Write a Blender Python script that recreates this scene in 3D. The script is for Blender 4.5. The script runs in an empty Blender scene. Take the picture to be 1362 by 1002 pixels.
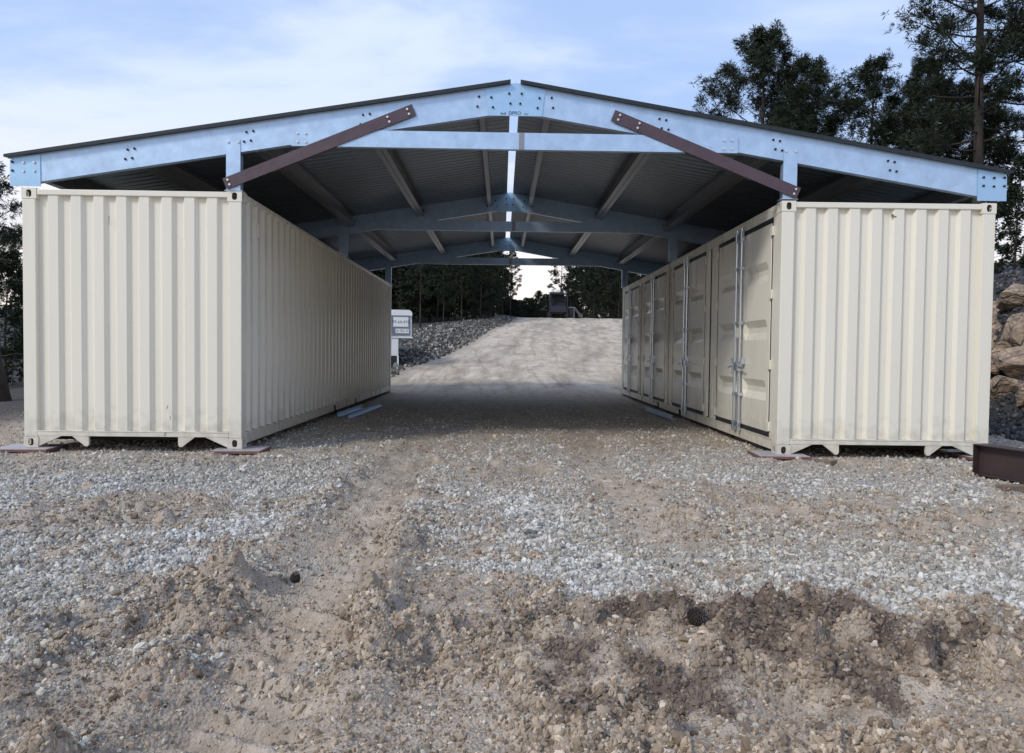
import bpy, bmesh, math, random
import numpy as np
from mathutils import Vector, Matrix, Euler

SC = bpy.context.scene
COL = SC.collection
rng = np.random.default_rng(7)
random.seed(7)

# ------------------------------------------------------------------ camera
CAMP = (2.8811, -8.7141, 1.1426)
YAW, PITCH, ROLL, FPX = -0.01909, -0.03326, 0.01149, 1021.9
fw = Vector((-math.sin(YAW) * math.cos(PITCH), math.cos(YAW) * math.cos(PITCH), math.sin(PITCH)))
rt = Vector((math.cos(YAW), math.sin(YAW), 0)); up = rt.cross(fw)
r2 = rt * math.cos(ROLL) + up * math.sin(ROLL); u2 = -rt * math.sin(ROLL) + up * math.cos(ROLL)
cam = bpy.data.objects.new('camera', bpy.data.cameras.new('camera')); COL.objects.link(cam)
cam.matrix_world = Matrix(((r2.x, u2.x, -fw.x, CAMP[0]), (r2.y, u2.y, -fw.y, CAMP[1]), (r2.z, u2.z, -fw.z, CAMP[2]), (0, 0, 0, 1)))
cam.data.sensor_fit = 'HORIZONTAL'; cam.data.sensor_width = 36.0
cam.data.lens = 36.0 * FPX / 1362.0
cam.data.clip_start = 0.05; cam.data.clip_end = 3000
SC.camera = cam

# ------------------------------------------------------------------ sky, sun, exposure
SUN_EL, SUN_ROT = math.radians(40), math.radians(228)
wd = bpy.data.worlds.new('World'); SC.world = wd; wd.use_nodes = True
nt = wd.node_tree; nt.nodes.clear()
def N(tree, t, **kw):
    n = tree.nodes.new(t)
    for k, v in kw.items():
        if k.startswith('i_'):
            n.inputs[int(k[2:])].default_value = v
        else:
            setattr(n, k, v)
    return n
L = nt.links.new
out = N(nt, 'ShaderNodeOutputWorld'); bg = N(nt, 'ShaderNodeBackground')
bg.inputs[1].default_value = 0.085
sky = N(nt, 'ShaderNodeTexSky', sky_type='NISHITA'); sky.sun_disc = False
sky.sun_elevation = SUN_EL; sky.sun_rotation = SUN_ROT; sky.air_density = 1.0; sky.dust_density = 1.2; sky.ozone_density = 2.0
tc = N(nt, 'ShaderNodeTexCoord'); sep = N(nt, 'ShaderNodeSeparateXYZ'); L(tc.outputs['Generated'], sep.inputs[0])
# cloud layer: thin broken cloud on a flat ceiling, direction / (z + c)
den = N(nt, 'ShaderNodeMath', operation='ADD', i_1=0.16); L(sep.outputs['Z'], den.inputs[0])
dx = N(nt, 'ShaderNodeMath', operation='DIVIDE'); L(sep.outputs['X'], dx.inputs[0]); L(den.outputs[0], dx.inputs[1])
dy = N(nt, 'ShaderNodeMath', operation='DIVIDE'); L(sep.outputs['Y'], dy.inputs[0]); L(den.outputs[0], dy.inputs[1])
cmb = N(nt, 'ShaderNodeCombineXYZ'); L(dx.outputs[0], cmb.inputs[0]); L(dy.outputs[0], cmb.inputs[1])
mp = N(nt, 'ShaderNodeMapping'); mp.inputs['Scale'].default_value = (0.9, 1.5, 1); mp.inputs['Location'].default_value = (3.1, 0.6, 0)
L(cmb.outputs[0], mp.inputs[0])
n1 = N(nt, 'ShaderNodeTexNoise'); n1.inputs['Scale'].default_value = 1.25; n1.inputs['Detail'].default_value = 6; n1.inputs['Roughness'].default_value = 0.55; n1.inputs['Distortion'].default_value = 0.35
L(mp.outputs[0], n1.inputs['Vector'])
bias = N(nt, 'ShaderNodeMath', operation='MULTIPLY_ADD', i_1=-0.16, i_2=0.0); L(sep.outputs['X'], bias.inputs[0])
sm = N(nt, 'ShaderNodeMath', operation='ADD'); L(n1.outputs[0], sm.inputs[0]); L(bias.outputs[0], sm.inputs[1])
cr = N(nt, 'ShaderNodeMapRange', interpolation_type='SMOOTHSTEP'); cr.inputs[1].default_value = 0.41; cr.inputs[2].default_value = 0.68; cr.inputs[4].default_value = 0.85
L(sm.outputs[0], cr.inputs[0])
# pale veil so that the clear part is milky blue
veil = N(nt, 'ShaderNodeMix', data_type='RGBA'); veil.inputs[0].default_value = 0.86
veil.inputs[7].default_value = (4.2, 5.8, 9.1, 1); L(sky.outputs[0], veil.inputs[6])
mixc = N(nt, 'ShaderNodeMix', data_type='RGBA'); mixc.inputs[7].default_value = (6.9, 7.8, 9.6, 1)
L(cr.outputs[0], mixc.inputs[0]); L(veil.outputs[2], mixc.inputs[6])
hz = N(nt, 'ShaderNodeMapRange', interpolation_type='SMOOTHSTEP'); hz.inputs[1].default_value = 0.31; hz.inputs[2].default_value = 0.0; hz.inputs[3].default_value = 0.0; hz.inputs[4].default_value = 0.92
L(sep.outputs['Z'], hz.inputs[0])
mixh = N(nt, 'ShaderNodeMix', data_type='RGBA'); mixh.inputs[7].default_value = (11.0, 9.8, 8.5, 1)
L(hz.outputs[0], mixh.inputs[0]); L(mixc.outputs[2], mixh.inputs[6])
L(mixh.outputs[2], bg.inputs[0]); L(bg.outputs[0], out.inputs[0])

sd = bpy.data.lights.new('sun', 'SUN'); sd.energy = 1.5; sd.angle = math.radians(12); sd.color = (1.0, 0.95, 0.88)
so = bpy.data.objects.new('sun', sd); COL.objects.link(so)
sdir = Vector((math.sin(SUN_ROT) * math.cos(SUN_EL), math.cos(SUN_ROT) * math.cos(SUN_EL), math.sin(SUN_EL)))
so.rotation_euler = sdir.to_track_quat('Z', 'Y').to_euler(); so.location = (-10, -20, 30)
SC.view_settings.view_transform = 'Standard'; SC.view_settings.look = 'None'
SC.view_settings.gamma = 1; SC.view_settings.use_curve_mapping = False; SC.view_settings.exposure = 0.46
SC.cycles.use_denoising = True
SC.cycles.max_bounces = 6; SC.cycles.diffuse_bounces = 4; SC.cycles.glossy_bounces = 2; SC.cycles.transparent_max_bounces = 4
SC.cycles.caustics_reflective = False; SC.cycles.caustics_refractive = False

# ------------------------------------------------------------------ helpers
def empty(name, label, cat, loc=(0, 0, 0), rot=(0, 0, 0), group=None):
    o = bpy.data.objects.new(name, None); COL.objects.link(o)
    o.location = loc; o.rotation_euler = rot; o.empty_display_size = 0.2
    tag(o, label, cat, group); return o
def tag(o, label=None, cat=None, group=None, kind=None):
    if label: o['label'] = label
    if cat: o['category'] = cat
    if group: o['group'] = group
    if kind: o['kind'] = kind
    return o
def link(name, me, parent=None, loc=(0, 0, 0), rot=(0, 0, 0), scale=None):
    o = bpy.data.objects.new(name, me); COL.objects.link(o)
    o.parent = parent; o.location = loc; o.rotation_euler = rot
    if scale: o.scale = scale
    return o
def copy_tree(o, parent=None):
    c = o.copy(); COL.objects.link(c); c.parent = parent
    for ch in [k for k in ALLCH.get(o.name, [])]:
        copy_tree(ch, c)
    return c
ALLCH = {}

class MB:
    def __init__(s): s.v = []; s.f = []
    def add(s, vs, fs):
        b = len(s.v); s.v += [tuple(p) for p in vs]; s.f += [tuple(i + b for i in f) for f in fs]; return s
    def box(s, x0, x1, y0, y1, z0, z1):
        return s.add([(x0, y0, z0), (x1, y0, z0), (x1, y1, z0), (x0, y1, z0), (x0, y0, z1), (x1, y0, z1), (x1, y1, z1), (x0, y1, z1)],
                     [(0, 3, 2, 1), (4, 5, 6, 7), (0, 1, 5, 4), (1, 2, 6, 5), (2, 3, 7, 6), (3, 0, 4, 7)])
    def prism(s, poly, axis, a0, a1):
        n = len(poly)
        def P(u, v, a): return {'x': (a, u, v), 'y': (u, a, v), 'z': (u, v, a)}[axis]
        return s.add([P(u, v, a0) for u, v in poly] + [P(u, v, a1) for u, v in poly],
                     [tuple(range(n))[::-1], tuple(range(n, 2 * n))] + [(i, (i + 1) % n, n + (i + 1) % n, n + i) for i in range(n)])
    def sweep(s, poly, p0, p1, u, w):
        """closed cross-section poly (a,b) in axes u,w swept p0->p1"""
        p0, p1, u, w = Vector(p0), Vector(p1), Vector(u), Vector(w); n = len(poly)
        return s.add([p0 + u * a + w * b for a, b in poly] + [p1 + u * a + w * b for a, b in poly],
                     [tuple(range(n))[::-1], tuple(range(n, 2 * n))] + [(i, (i + 1) % n, n + (i + 1) % n, n + i) for i in range(n)])
    def tube(s, pts, rad, n=8):
        pts = [Vector(p) for p in pts]; m = len(pts)
        if not hasattr(rad, '__len__'): rad = [rad] * m
        vs = []; fs = []
        for i, p in enumerate(pts):
            t = (pts[min(i + 1, m - 1)] - pts[max(i - 1, 0)]).normalized()
            a = t.cross(Vector((0, 0, 1)) if abs(t.z) < .9 else Vector((1, 0, 0))).normalized(); b = t.cross(a)
            for k in range(n):
                th = 2 * math.pi * k / n; vs.append(p + (a * math.cos(th) + b * math.sin(th)) * rad[i])
        for i in range(m - 1):
            for k in range(n):
                fs.append((i * n + k, i * n + (k + 1) % n, (i + 1) * n + (k + 1) % n, (i + 1) * n + k))
        fs.append(tuple(range(n))[::-1]); fs.append(tuple(range((m - 1) * n, m * n)))
        return s.add(vs, fs)
    def mesh(s, name, m, smooth=False, fix=True):
        me = bpy.data.meshes.new(name); me.from_pydata(s.v, [], s.f)
        if fix:
            bm = bmesh.new(); bm.from_mesh(me); bmesh.ops.recalc_face_normals(bm, faces=bm.faces); bm.to_mesh(me); bm.free()
        if m: me.materials.append(m)
        if smooth: me.shade_smooth()
        return me
    def build(s, name, m, parent=None, bevel=0, smooth=False, fix=True, loc=(0, 0, 0), rot=(0, 0, 0)):
        o = link(name, s.mesh(name, m, smooth, fix), parent, loc, rot)
        if bevel:
            b = o.modifiers.new('bevel', 'BEVEL'); b.width = bevel; b.segments = 2; b.limit_method = 'ANGLE'
        return o

def np_mesh(name, V, F, m, smooth=False, attrs=None):
    """V (n,3), F (m,k) uniform polygon size"""
    me = bpy.data.meshes.new(name); V = np.asarray(V, np.float32); F = np.asarray(F, np.int32); k = F.shape[1]
    me.vertices.add(len(V)); me.vertices.foreach_set('co', V.ravel())
    me.loops.add(F.size); me.loops.foreach_set('vertex_index', F.ravel())
    me.polygons.add(len(F)); me.polygons.foreach_set('loop_start', np.arange(0, F.size, k, dtype=np.int32))
    try: me.polygons.foreach_set('loop_total', np.full(len(F), k, np.int32))
    except Exception: pass
    for nm, a in (attrs or {}).items():
        at = me.attributes.new(nm, 'FLOAT', 'POINT'); at.data.foreach_set('value', np.asarray(a, np.float32))
    me.update(calc_edges=True)
    if m: me.materials.append(m)
    if smooth: me.shade_smooth()
    return me

# noise in numpy
def _h(ix, iy, s):
    n = (ix * 374761393 + iy * 668265263 + s * 1442695041) & 0xFFFFFFFF
    n = ((n ^ (n >> 13)) * 1274126177) & 0xFFFFFFFF
    n = ((n ^ (n >> 16)) * 2246822519) & 0xFFFFFFFF
    return ((n ^ (n >> 15)) & 0xFFFFFF) / float(0xFFFFFF)
def vnoise(x, y, s=0):
    x = np.asarray(x, float); y = np.asarray(y, float)
    ix = np.floor(x).astype(np.int64); iy = np.floor(y).astype(np.int64); fx = x - ix; fy = y - iy
    ux = fx * fx * fx * (fx * (fx * 6 - 15) + 10); uy = fy * fy * fy * (fy * (fy * 6 - 15) + 10)
    a = _h(ix, iy, s); b = _h(ix + 1, iy, s); c = _h(ix, iy + 1, s); d = _h(ix + 1, iy + 1, s)
    return (a * (1 - ux) + b * ux) * (1 - uy) + (c * (1 - ux) + d * ux) * uy
def fbm(x, y, s=0, o=4, g=.5):
    t = 0; a = 1; w = 0; x = np.asarray(x, float); y = np.asarray(y, float)
    for i in range(o):
        t = t + a * vnoise(x, y, s + i * 17); w += a; a *= g
        x, y = (x * .8 - y * .6) * 2.03 + 11.3, (x * .6 + y * .8) * 2.03 - 4.7
    return t / w
def sst(a, b, x):
    t = np.clip((np.asarray(x, float) - a) / (b - a), 0, 1); return t * t * (3 - 2 * t)

# ------------------------------------------------------------------ materials
def material(name, base, rough=.5, metal=0., var=.06, scale=3., bump=0., bscale=60., spec=.5, streak=False, dirt=None, objrand=0.):
    m = bpy.data.materials.new(name); m.use_nodes = True; t = m.node_tree; b = t.nodes['Principled BSDF']
    b.inputs['Roughness'].default_value = rough; b.inputs['Metallic'].default_value = metal
    b.inputs['Specular IOR Level'].default_value = spec
    c = N(t, 'ShaderNodeTexCoord'); mpn = N(t, 'ShaderNodeMapping'); t.links.new(c.outputs['Object'], mpn.inputs[0])
    if streak: mpn.inputs['Scale'].default_value = (1, 1, .12)
    n = N(t, 'ShaderNodeTexNoise'); n.inputs['Scale'].default_value = scale; n.inputs['Detail'].default_value = 6; n.inputs['Roughness'].default_value = .62
    t.links.new(mpn.outputs[0], n.inputs['Vector'])
    mr = N(t, 'ShaderNodeMapRange'); mr.inputs[1].default_value = .25; mr.inputs[2].default_value = .75
    mr.inputs[3].default_value = 1 - var; mr.inputs[4].default_value = 1 + var
    t.links.new(n.outputs[0], mr.inputs[0])
    val = mr.outputs[0]
    if objrand:
        oi = N(t, 'ShaderNodeObjectInfo'); m2 = N(t, 'ShaderNodeMapRange'); m2.inputs[3].default_value = 1 - objrand; m2.inputs[4].default_value = 1 + objrand
        t.links.new(oi.outputs['Random'], m2.inputs[0]); mm = N(t, 'ShaderNodeMath', operation='MULTIPLY'); t.links.new(val, mm.inputs[0]); t.links.new(m2.outputs[0], mm.inputs[1]); val = mm.outputs[0]
    hs = N(t, 'ShaderNodeVectorMath', operation='SCALE'); hs.inputs[0].default_value = base[:3]; t.links.new(val, hs.inputs['Scale'])
    col = hs.outputs[0]
    if dirt:
        # splashed mud / dust with its own shape near the lower edge, plus faint runs
        sp = N(t, 'ShaderNodeSeparateXYZ'); t.links.new(c.outputs['Object'], sp.inputs[0])
        n3 = N(t, 'ShaderNodeTexNoise'); n3.inputs['Scale'].default_value = 9; n3.inputs['Detail'].default_value = 8; t.links.new(c.outputs['Object'], n3.inputs['Vector'])
        a = N(t, 'ShaderNodeMapRange'); a.inputs[1].default_value = .55; a.inputs[2].default_value = .05; a.inputs[3].default_value = 0; a.inputs[4].default_value = .55
        t.links.new(sp.outputs['Z'], a.inputs[0]); ad = N(t, 'ShaderNodeMath', operation='ADD'); t.links.new(a.outputs[0], ad.inputs[0]); t.links.new(n3.outputs[0], ad.inputs[1])
        k = N(t, 'ShaderNodeMapRange'); k.inputs[1].default_value = .66; k.inputs[2].default_value = 1.15; k.inputs[4].default_value = .5; t.links.new(ad.outputs[0], k.inputs[0])
        mx = N(t, 'ShaderNodeMix', data_type='RGBA'); mx.inputs[7].default_value = (*dirt, 1); t.links.new(k.outputs[0], mx.inputs[0]); t.links.new(col, mx.inputs[6]); col = mx.outputs[2]
    t.links.new(col, b.inputs['Base Color'])
    rr = N(t, 'ShaderNodeMapRange'); rr.inputs[3].default_value = max(0, rough - .08); rr.inputs[4].default_value = min(1, rough + .1); t.links.new(n.outputs[0], rr.inputs[0]); t.links.new(rr.outputs[0], b.inputs['Roughness'])
    if bump:
        n2 = N(t, 'ShaderNodeTexNoise'); n2.inputs['Scale'].default_value = bscale; n2.inputs['Detail'].default_value = 5; t.links.new(c.outputs['Object'], n2.inputs['Vector'])
        bp = N(t, 'ShaderNodeBump'); bp.inputs['Strength'].default_value = 1; bp.inputs['Distance'].default_value = bump; t.links.new(n2.outputs[0], bp.inputs['Height']); t.links.new(bp.outputs[0], b.inputs['Normal'])
    return m

M_CREAM = material('cream_paint', (.77, .735, .63), .28, 0, .035, 2.2, .0008, 14, streak=True, dirt=(.36, .31, .25))
M_GALV = material('galvanised_steel', (.45, .60, .79), .36, .55, .16, 7, .0006, 30)
M_PLATE = material('galvanised_plate', (.38, .58, .79), .36, .55, .08, 9, .0005, 30)
M_PURLIN = material('purlin_steel', (.27, .28, .30), .36, .6, .08, 4)
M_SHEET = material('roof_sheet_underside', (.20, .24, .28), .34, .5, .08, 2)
M_TRIM = material('dark_trim', (.014, .02, .024), .6)
M_BROWN = material('brown_primer', (.075, .048, .062), .45, 0, .25, 6, .0006, 40)
M_BEAM = material('beam_brown', (.045, .028, .030), .55, 0, .2, 6, .0006, 40)
M_PAD = material('pad_top', (.42, .40, .42), .55, .2, .15, 8)
M_PADEDGE = material('pad_red_edge', (.17, .075, .062), .7, 0, .2, 12)
M_BOLTD = material('dark_bolt', (.012, .013, .018), .5, .3)
M_BOLTL = material('bright_bolt', (.72, .70, .66), .3, .7)
M_RUBBER = material('gasket_rubber', (.012, .013, .016), .6)
M_ZINC = material('zinc_bar', (.62, .68, .74), .28, .85, .06, 9)
M_DARKIN = material('dark_underframe', (.03, .03, .032), .8)
M_SCUFF = material('scuff_mark', (.22, .19, .15), .8, 0, .3, 80)
M_WOOD = material('weathered_wood', (.17, .125, .095), .85, 0, .35, 14, .002, 50)
M_BARK = material('pine_bark', (.042, .033, .028), .9, 0, .4, 5, .01, 18)
M_WHITE = material('trailer_white', (.72, .74, .76), .4, 0, .06, 3)
M_SLAT = material('trailer_slat', (.16, .18, .22), .5)
M_BLACK = material('black_paint', (.02, .02, .022), .5)
M_MACH = material('machine_grey', (.028, .032, .045), .5, .2, .2, 4)
M_MACHD = material('machine_dark', (.014, .015, .02), .6)
M_CONE = material('pine_cone', (.085, .07, .06), .45, 0, .5, 60)

def leaf_mat(name, c1, c2):
    m = bpy.data.materials.new(name); m.use_nodes = True; t = m.node_tree; b = t.nodes['Principled BSDF']
    a = N(t, 'ShaderNodeAttribute', attribute_name='tint'); mx = N(t, 'ShaderNodeMix', data_type='RGBA')
    mx.inputs[6].default_value = (*c1, 1); mx.inputs[7].default_value = (*c2, 1)
    t.links.new(a.outputs['Fac'], mx.inputs[0]); t.links.new(mx.outputs[2], b.inputs['Base Color']); b.inputs['Roughness'].default_value = .65; b.inputs['Specular IOR Level'].default_value = .25
    return m
M_NEEDLE = leaf_mat('pine_needles', (.011, .021, .014), (.040, .050, .024))

# ------------------------------------------------------------------ terrain
RE_Y = [0, 13, 14, 18.9, 22, 29.5, 40, 48.7, 61, 90]
RE_X = [-.8, -.6, -.5, -.14, .71, 1.68, 2.55, 3.9, 5.2, 7]
def road_edge(y): return np.interp(y, RE_Y, RE_X)
def coarse(x, y):
    x = np.asarray(x, float); y = np.asarray(y, float)
    t = y - 13.0
    rise = .0917 * np.where(t < -3, 0, np.where(t > 3, t, (t + 3) ** 2 / 12))
    rise = np.where(y > 57, .0917 * 44 + .0917 * (y - 57) * np.clip(1 - (y - 57) / 16, 0, 1) * .6, rise)
    rise = np.where(y > 66, np.minimum(rise, 4.035 + .1), rise)
    z = -.05 + rise
    s = road_edge(y) - x + .35 * (fbm(x * .6, y * .6, 5, 2) - .5) * sst(14, 18, y)
    bank = .45 * sst(.1, 1.6, s) - .6 * sst(2.2, 7, s)
    z = z + bank * sst(17, 23, y) * (1 - .55 * sst(34, 50, y)) * (1 - np.exp(-((x + .9) / 1.1) ** 2 - ((y - 18.3) / 2.6) ** 2))
    # side of the yard, left: falls slightly and gets uneven
    z = z + sst(-4, -12, x) * (fbm(x * .25, y * .25, 9, 3) - .35) * .9
    # right: cut bank rising to the wooded hill
    xc = np.maximum(11.0, 10.0 + .16 * y)
    q = x - xc + 1.2 * (fbm(x * .3 + 5, y * .3, 3, 3) - .5)
    hill = 3.1 * sst(0, 3.4, q) + .09 * np.clip(q - 3, 0, 60)
    z = z + hill * sst(-3.5, 2.5, y + .25 * (x - 11))
    return z
def masks(x, y):
    n = fbm(x * 1.1, y * 1.1, 21, 4) - .5; n2 = fbm(x * 3.1, y * 3.1, 22, 3) - .5
    n4 = fbm(x * 9, y * 9, 23, 3) - .5
    yy = y + 1.5 * n + 1.1 * n2 + .5 * n4; xx = x + .7 * n2 + .3 * n4
    def blob(cx, cy, rx, ry): return np.exp(-(((xx - cx) / rx) ** 2 + ((yy - cy) / ry) ** 2) ** 1.5)
    lim = np.interp(x, [-4, .3, 1.0, 1.7, 2.4, 3.0, 3.4, 3.9, 4.3, 4.9, 5.6, 9], [-5.2, -5.3, -5.15, -4.55, -4.1, -4.5, -5.35, -5.2, -5.05, -5.4, -5.9, -6.2])
    g = sst(-1.3, .9, yy - lim)
    g *= 1 - .85 * np.exp(-(((xx - 1.95) / .36) ** 2) ** 2) * sst(4.5, -1.5, y)
    g *= 1 - .7 * np.exp(-(((xx - 3.98) / .30) ** 2) ** 2) * sst(-5, -3.4, y) * sst(5, 0, y)
    g *= 1 - .6 * blob(5.5, -3.5, .9, .35) - .6 * blob(3.05, -1.2, .3, 1.2) - .5 * blob(4.8, -2.2, .7, .5) - .55 * blob(.4, -3.1, 1.0, .4) - .5 * blob(7.0, -3.0, 1.2, .4)
    g *= 1 - .5 * sst(.5, 4.5, yy)
    white = np.clip(blob(3.25, -4.7, .5, .75) + blob(3.0, -3.0, .45, 1.0) + .9 * blob(1.3, -3.7, .5, .6) + .8 * blob(-.1, -4.4, .8, .5) + blob(4.9, -4.75, .8, .5) + .7 * blob(6.3, -4.4, 1.2, .5) + .7 * blob(-1.5, -2.2, 1.4, .8) + .75 * blob(.5, -2.0, 1.5, .9) + .6 * blob(-2.4, -3.8, 1.2, .8) + .6 * blob(5.2, -1.6, 1.5, .6) + .5 * blob(7.0, -2.2, 1.2, .5), 0, 1)
    g = np.clip(g * np.clip(.60 + .5 * white + 1.2 * n2 + .6 * n + 1.3 * n4, 0, 1.1), 0, 1)
    g = np.maximum(g, .6 * sst(.10, .3, n2 + .4 * n) * sst(-7.5, -6.8, y))
    dk = np.clip(blob(4.0, -5.85, .85, .35) + .8 * blob(3.4, -5.75, .35, .3) + .5 * blob(5.0, -5.9, .5, .3) + .4 * blob(1.2, -6.0, .5, .2) + .3 * blob(2.5, -5.2, .3, .25), 0, 1)
    dk = np.maximum(dk, .9 * sst(-3.6, -6, x + n) * sst(-2.5, 1, y))
    dk = np.maximum(dk, sst(.3, .9, road_edge(y) - x) * sst(14, 17, y))
    dk = np.maximum(dk, sst(-.6, .4, x - np.maximum(11.0, 10.0 + .16 * y)) * sst(-3, 2, y))
    rd = sst(11.5, 15, y + 1.2 * n) * sst(.1, -.4, road_edge(y) - x)
    return g, dk, rd, white * np.clip(.6 + 1.6 * n2, 0, 1)
def rockbed(x, y):
    b = sst(-.6, .4, x - np.maximum(11.0, 10.0 + .16 * y)) * sst(-3, 2, y)
    b = np.maximum(b, .85 * sst(-3.6, -6, x) * sst(1, 4, y)); return np.maximum(b, sst(.3, .9, road_edge(y) - x) * sst(14, 17, y))
def track(x, y):
    c = 1.93 + .06 * np.sin(y * .9) + .05 * np.clip(-5 - y, 0, 3); return np.exp(-(((x - c) / .24) ** 2) ** 2) * sst(3.5, -1, y) + .8 * np.exp(-(((x - c - 2.04) / .2) ** 2) ** 2) * sst(-5.2, -4, y) * sst(4.5, 0, y)
def ridge_line(x, y, a, b, w):
    ax, ay = a; bx, by = b; dx, dy = bx - ax, by - ay; l2 = dx * dx + dy * dy
    t = np.clip(((x - ax) * dx + (y - ay) * dy) / l2, 0, 1)
    d = np.hypot(x - ax - t * dx, y - ay - t * dy); return np.exp(-(d / w) ** 2)
def detail(x, y, g, dk, rd):
    near = sst(6, 0, y)
    tr = track(x, y)
    loose = np.clip(1 - g, 0, 1) * (1 - .75 * tr)
    wx = x + .08 * fbm(x * 4, y * 4, 60, 2); wy = y + .08 * fbm(x * 4 + 9, y * 4, 61, 2)
    b1 = fbm(wx * 2.6, wy * 2.6, 31, 3); b3 = fbm(wx * 24, wy * 24, 51, 3); b4 = vnoise(wx * 60, wy * 60, 71); b5 = fbm(x * 1.9, y * 1.9, 77, 3)
    lump = np.maximum(0, fbm(wx * 7.5, wy * 7.5, 41, 2) - .47); lump2 = np.maximum(0, vnoise(wx * 17 + 3, wy * 17, 43) - .5)
    cl = sst(.36, .6, b5)
    z = (b1 - .5) * (.04 + .10 * loose) + loose * (cl * ((.13 + .17 * sst(-2, -4.5, y)) * lump + .075 * lump2) + (.3 + .7 * cl) * (.055 * (b3 - .5) + .022 * (b4 - .5))) + (1 - loose) * (.016 * (b3 - .5) + .010 * (b4 - .5) + .12 * lump * (b5 > .55) * sst(.55, .65, b5))
    for c0 in (1.93, 3.97):
        e = np.abs(x - c0 - .06 * np.sin(y * .9) - .05 * np.clip(-5 - y, 0, 3)); z = z + near * (.050 if c0 < 3 else .022) * np.exp(-((e - .40) / .11) ** 2) * (.25 + .75 * sst(0, -4, y)) * sst(2, -1.5, y) * (.4 + 1.2 * b5)
    sm2 = ridge_line(x, y, (2.95, -6.6), (2.85, -5.3), .17); z = z * (1 - .6 * sm2) + sm2 * .012 * np.sin(2 * np.pi * y / .13 + 4 * b1)
    z = z - .048 * tr + tr * .024 * np.sin(2 * np.pi * (y + .5 * np.abs(x - 1.93)) / .15 + 2 * b1)
    wob = .12 * (fbm(x * 3, y * 3, 80, 3) - .5); X = x + wob; Y = y + wob
    z += .065 * ridge_line(X, Y, (.6, -6.0), (1.65, -4.85), .13) + .05 * ridge_line(X, Y, (2.35, -5.6), (2.3, -3.9), .10)
    z += .045 * ridge_line(X, Y, (2.6, -5.6), (3.1, -5.2), .09) + .04 * ridge_line(X, Y, (3.4, -5.85), (4.9, -5.75), .2) + .05 * ridge_line(X, Y, (3.9, -5.3), (4.5, -5.25), .1)
    z -= .09 * np.exp(-((x - 4.42) ** 2 + (y + 5.62) ** 2) / .006) + .05 * np.exp(-((x - 1.1) ** 2 + (y + 5.5) ** 2) / .02)
    z += dk * near * (.03 * (b1 - .4) + .04 * (b3 - .5))
    z = z * near + (1 - near) * .03 * (fbm(x * 1.3, y * 1.3, 90, 4) - .5) * np.clip(1 - rd * .2, 0, 1)
    far = sst(12, 16, y); z += far * rd * .10 * (fbm((x - road_edge(y)) * 1.6, y * .22, 95, 3) - .5)
    # flat where the pads and the containers stand
    pad = sst(-.35, .0, y) * sst(12.6, 12.2, y) * np.maximum(sst(.5, .1, x) * sst(-2.9, -2.6, x), sst(5.6, 6.0, x) * sst(9.1, 8.7, x))
    return z * (1 - .8 * pad)
def ground(x, y):
    x = np.atleast_1d(np.asarray(x, float)); y = np.atleast_1d(np.asarray(y, float)); g, dk, rd, _w = masks(x, y)
    return coarse(x, y) + detail(x, y, g, dk, rd)
def gz(x, y): return float(ground(x, y)[0])

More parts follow.
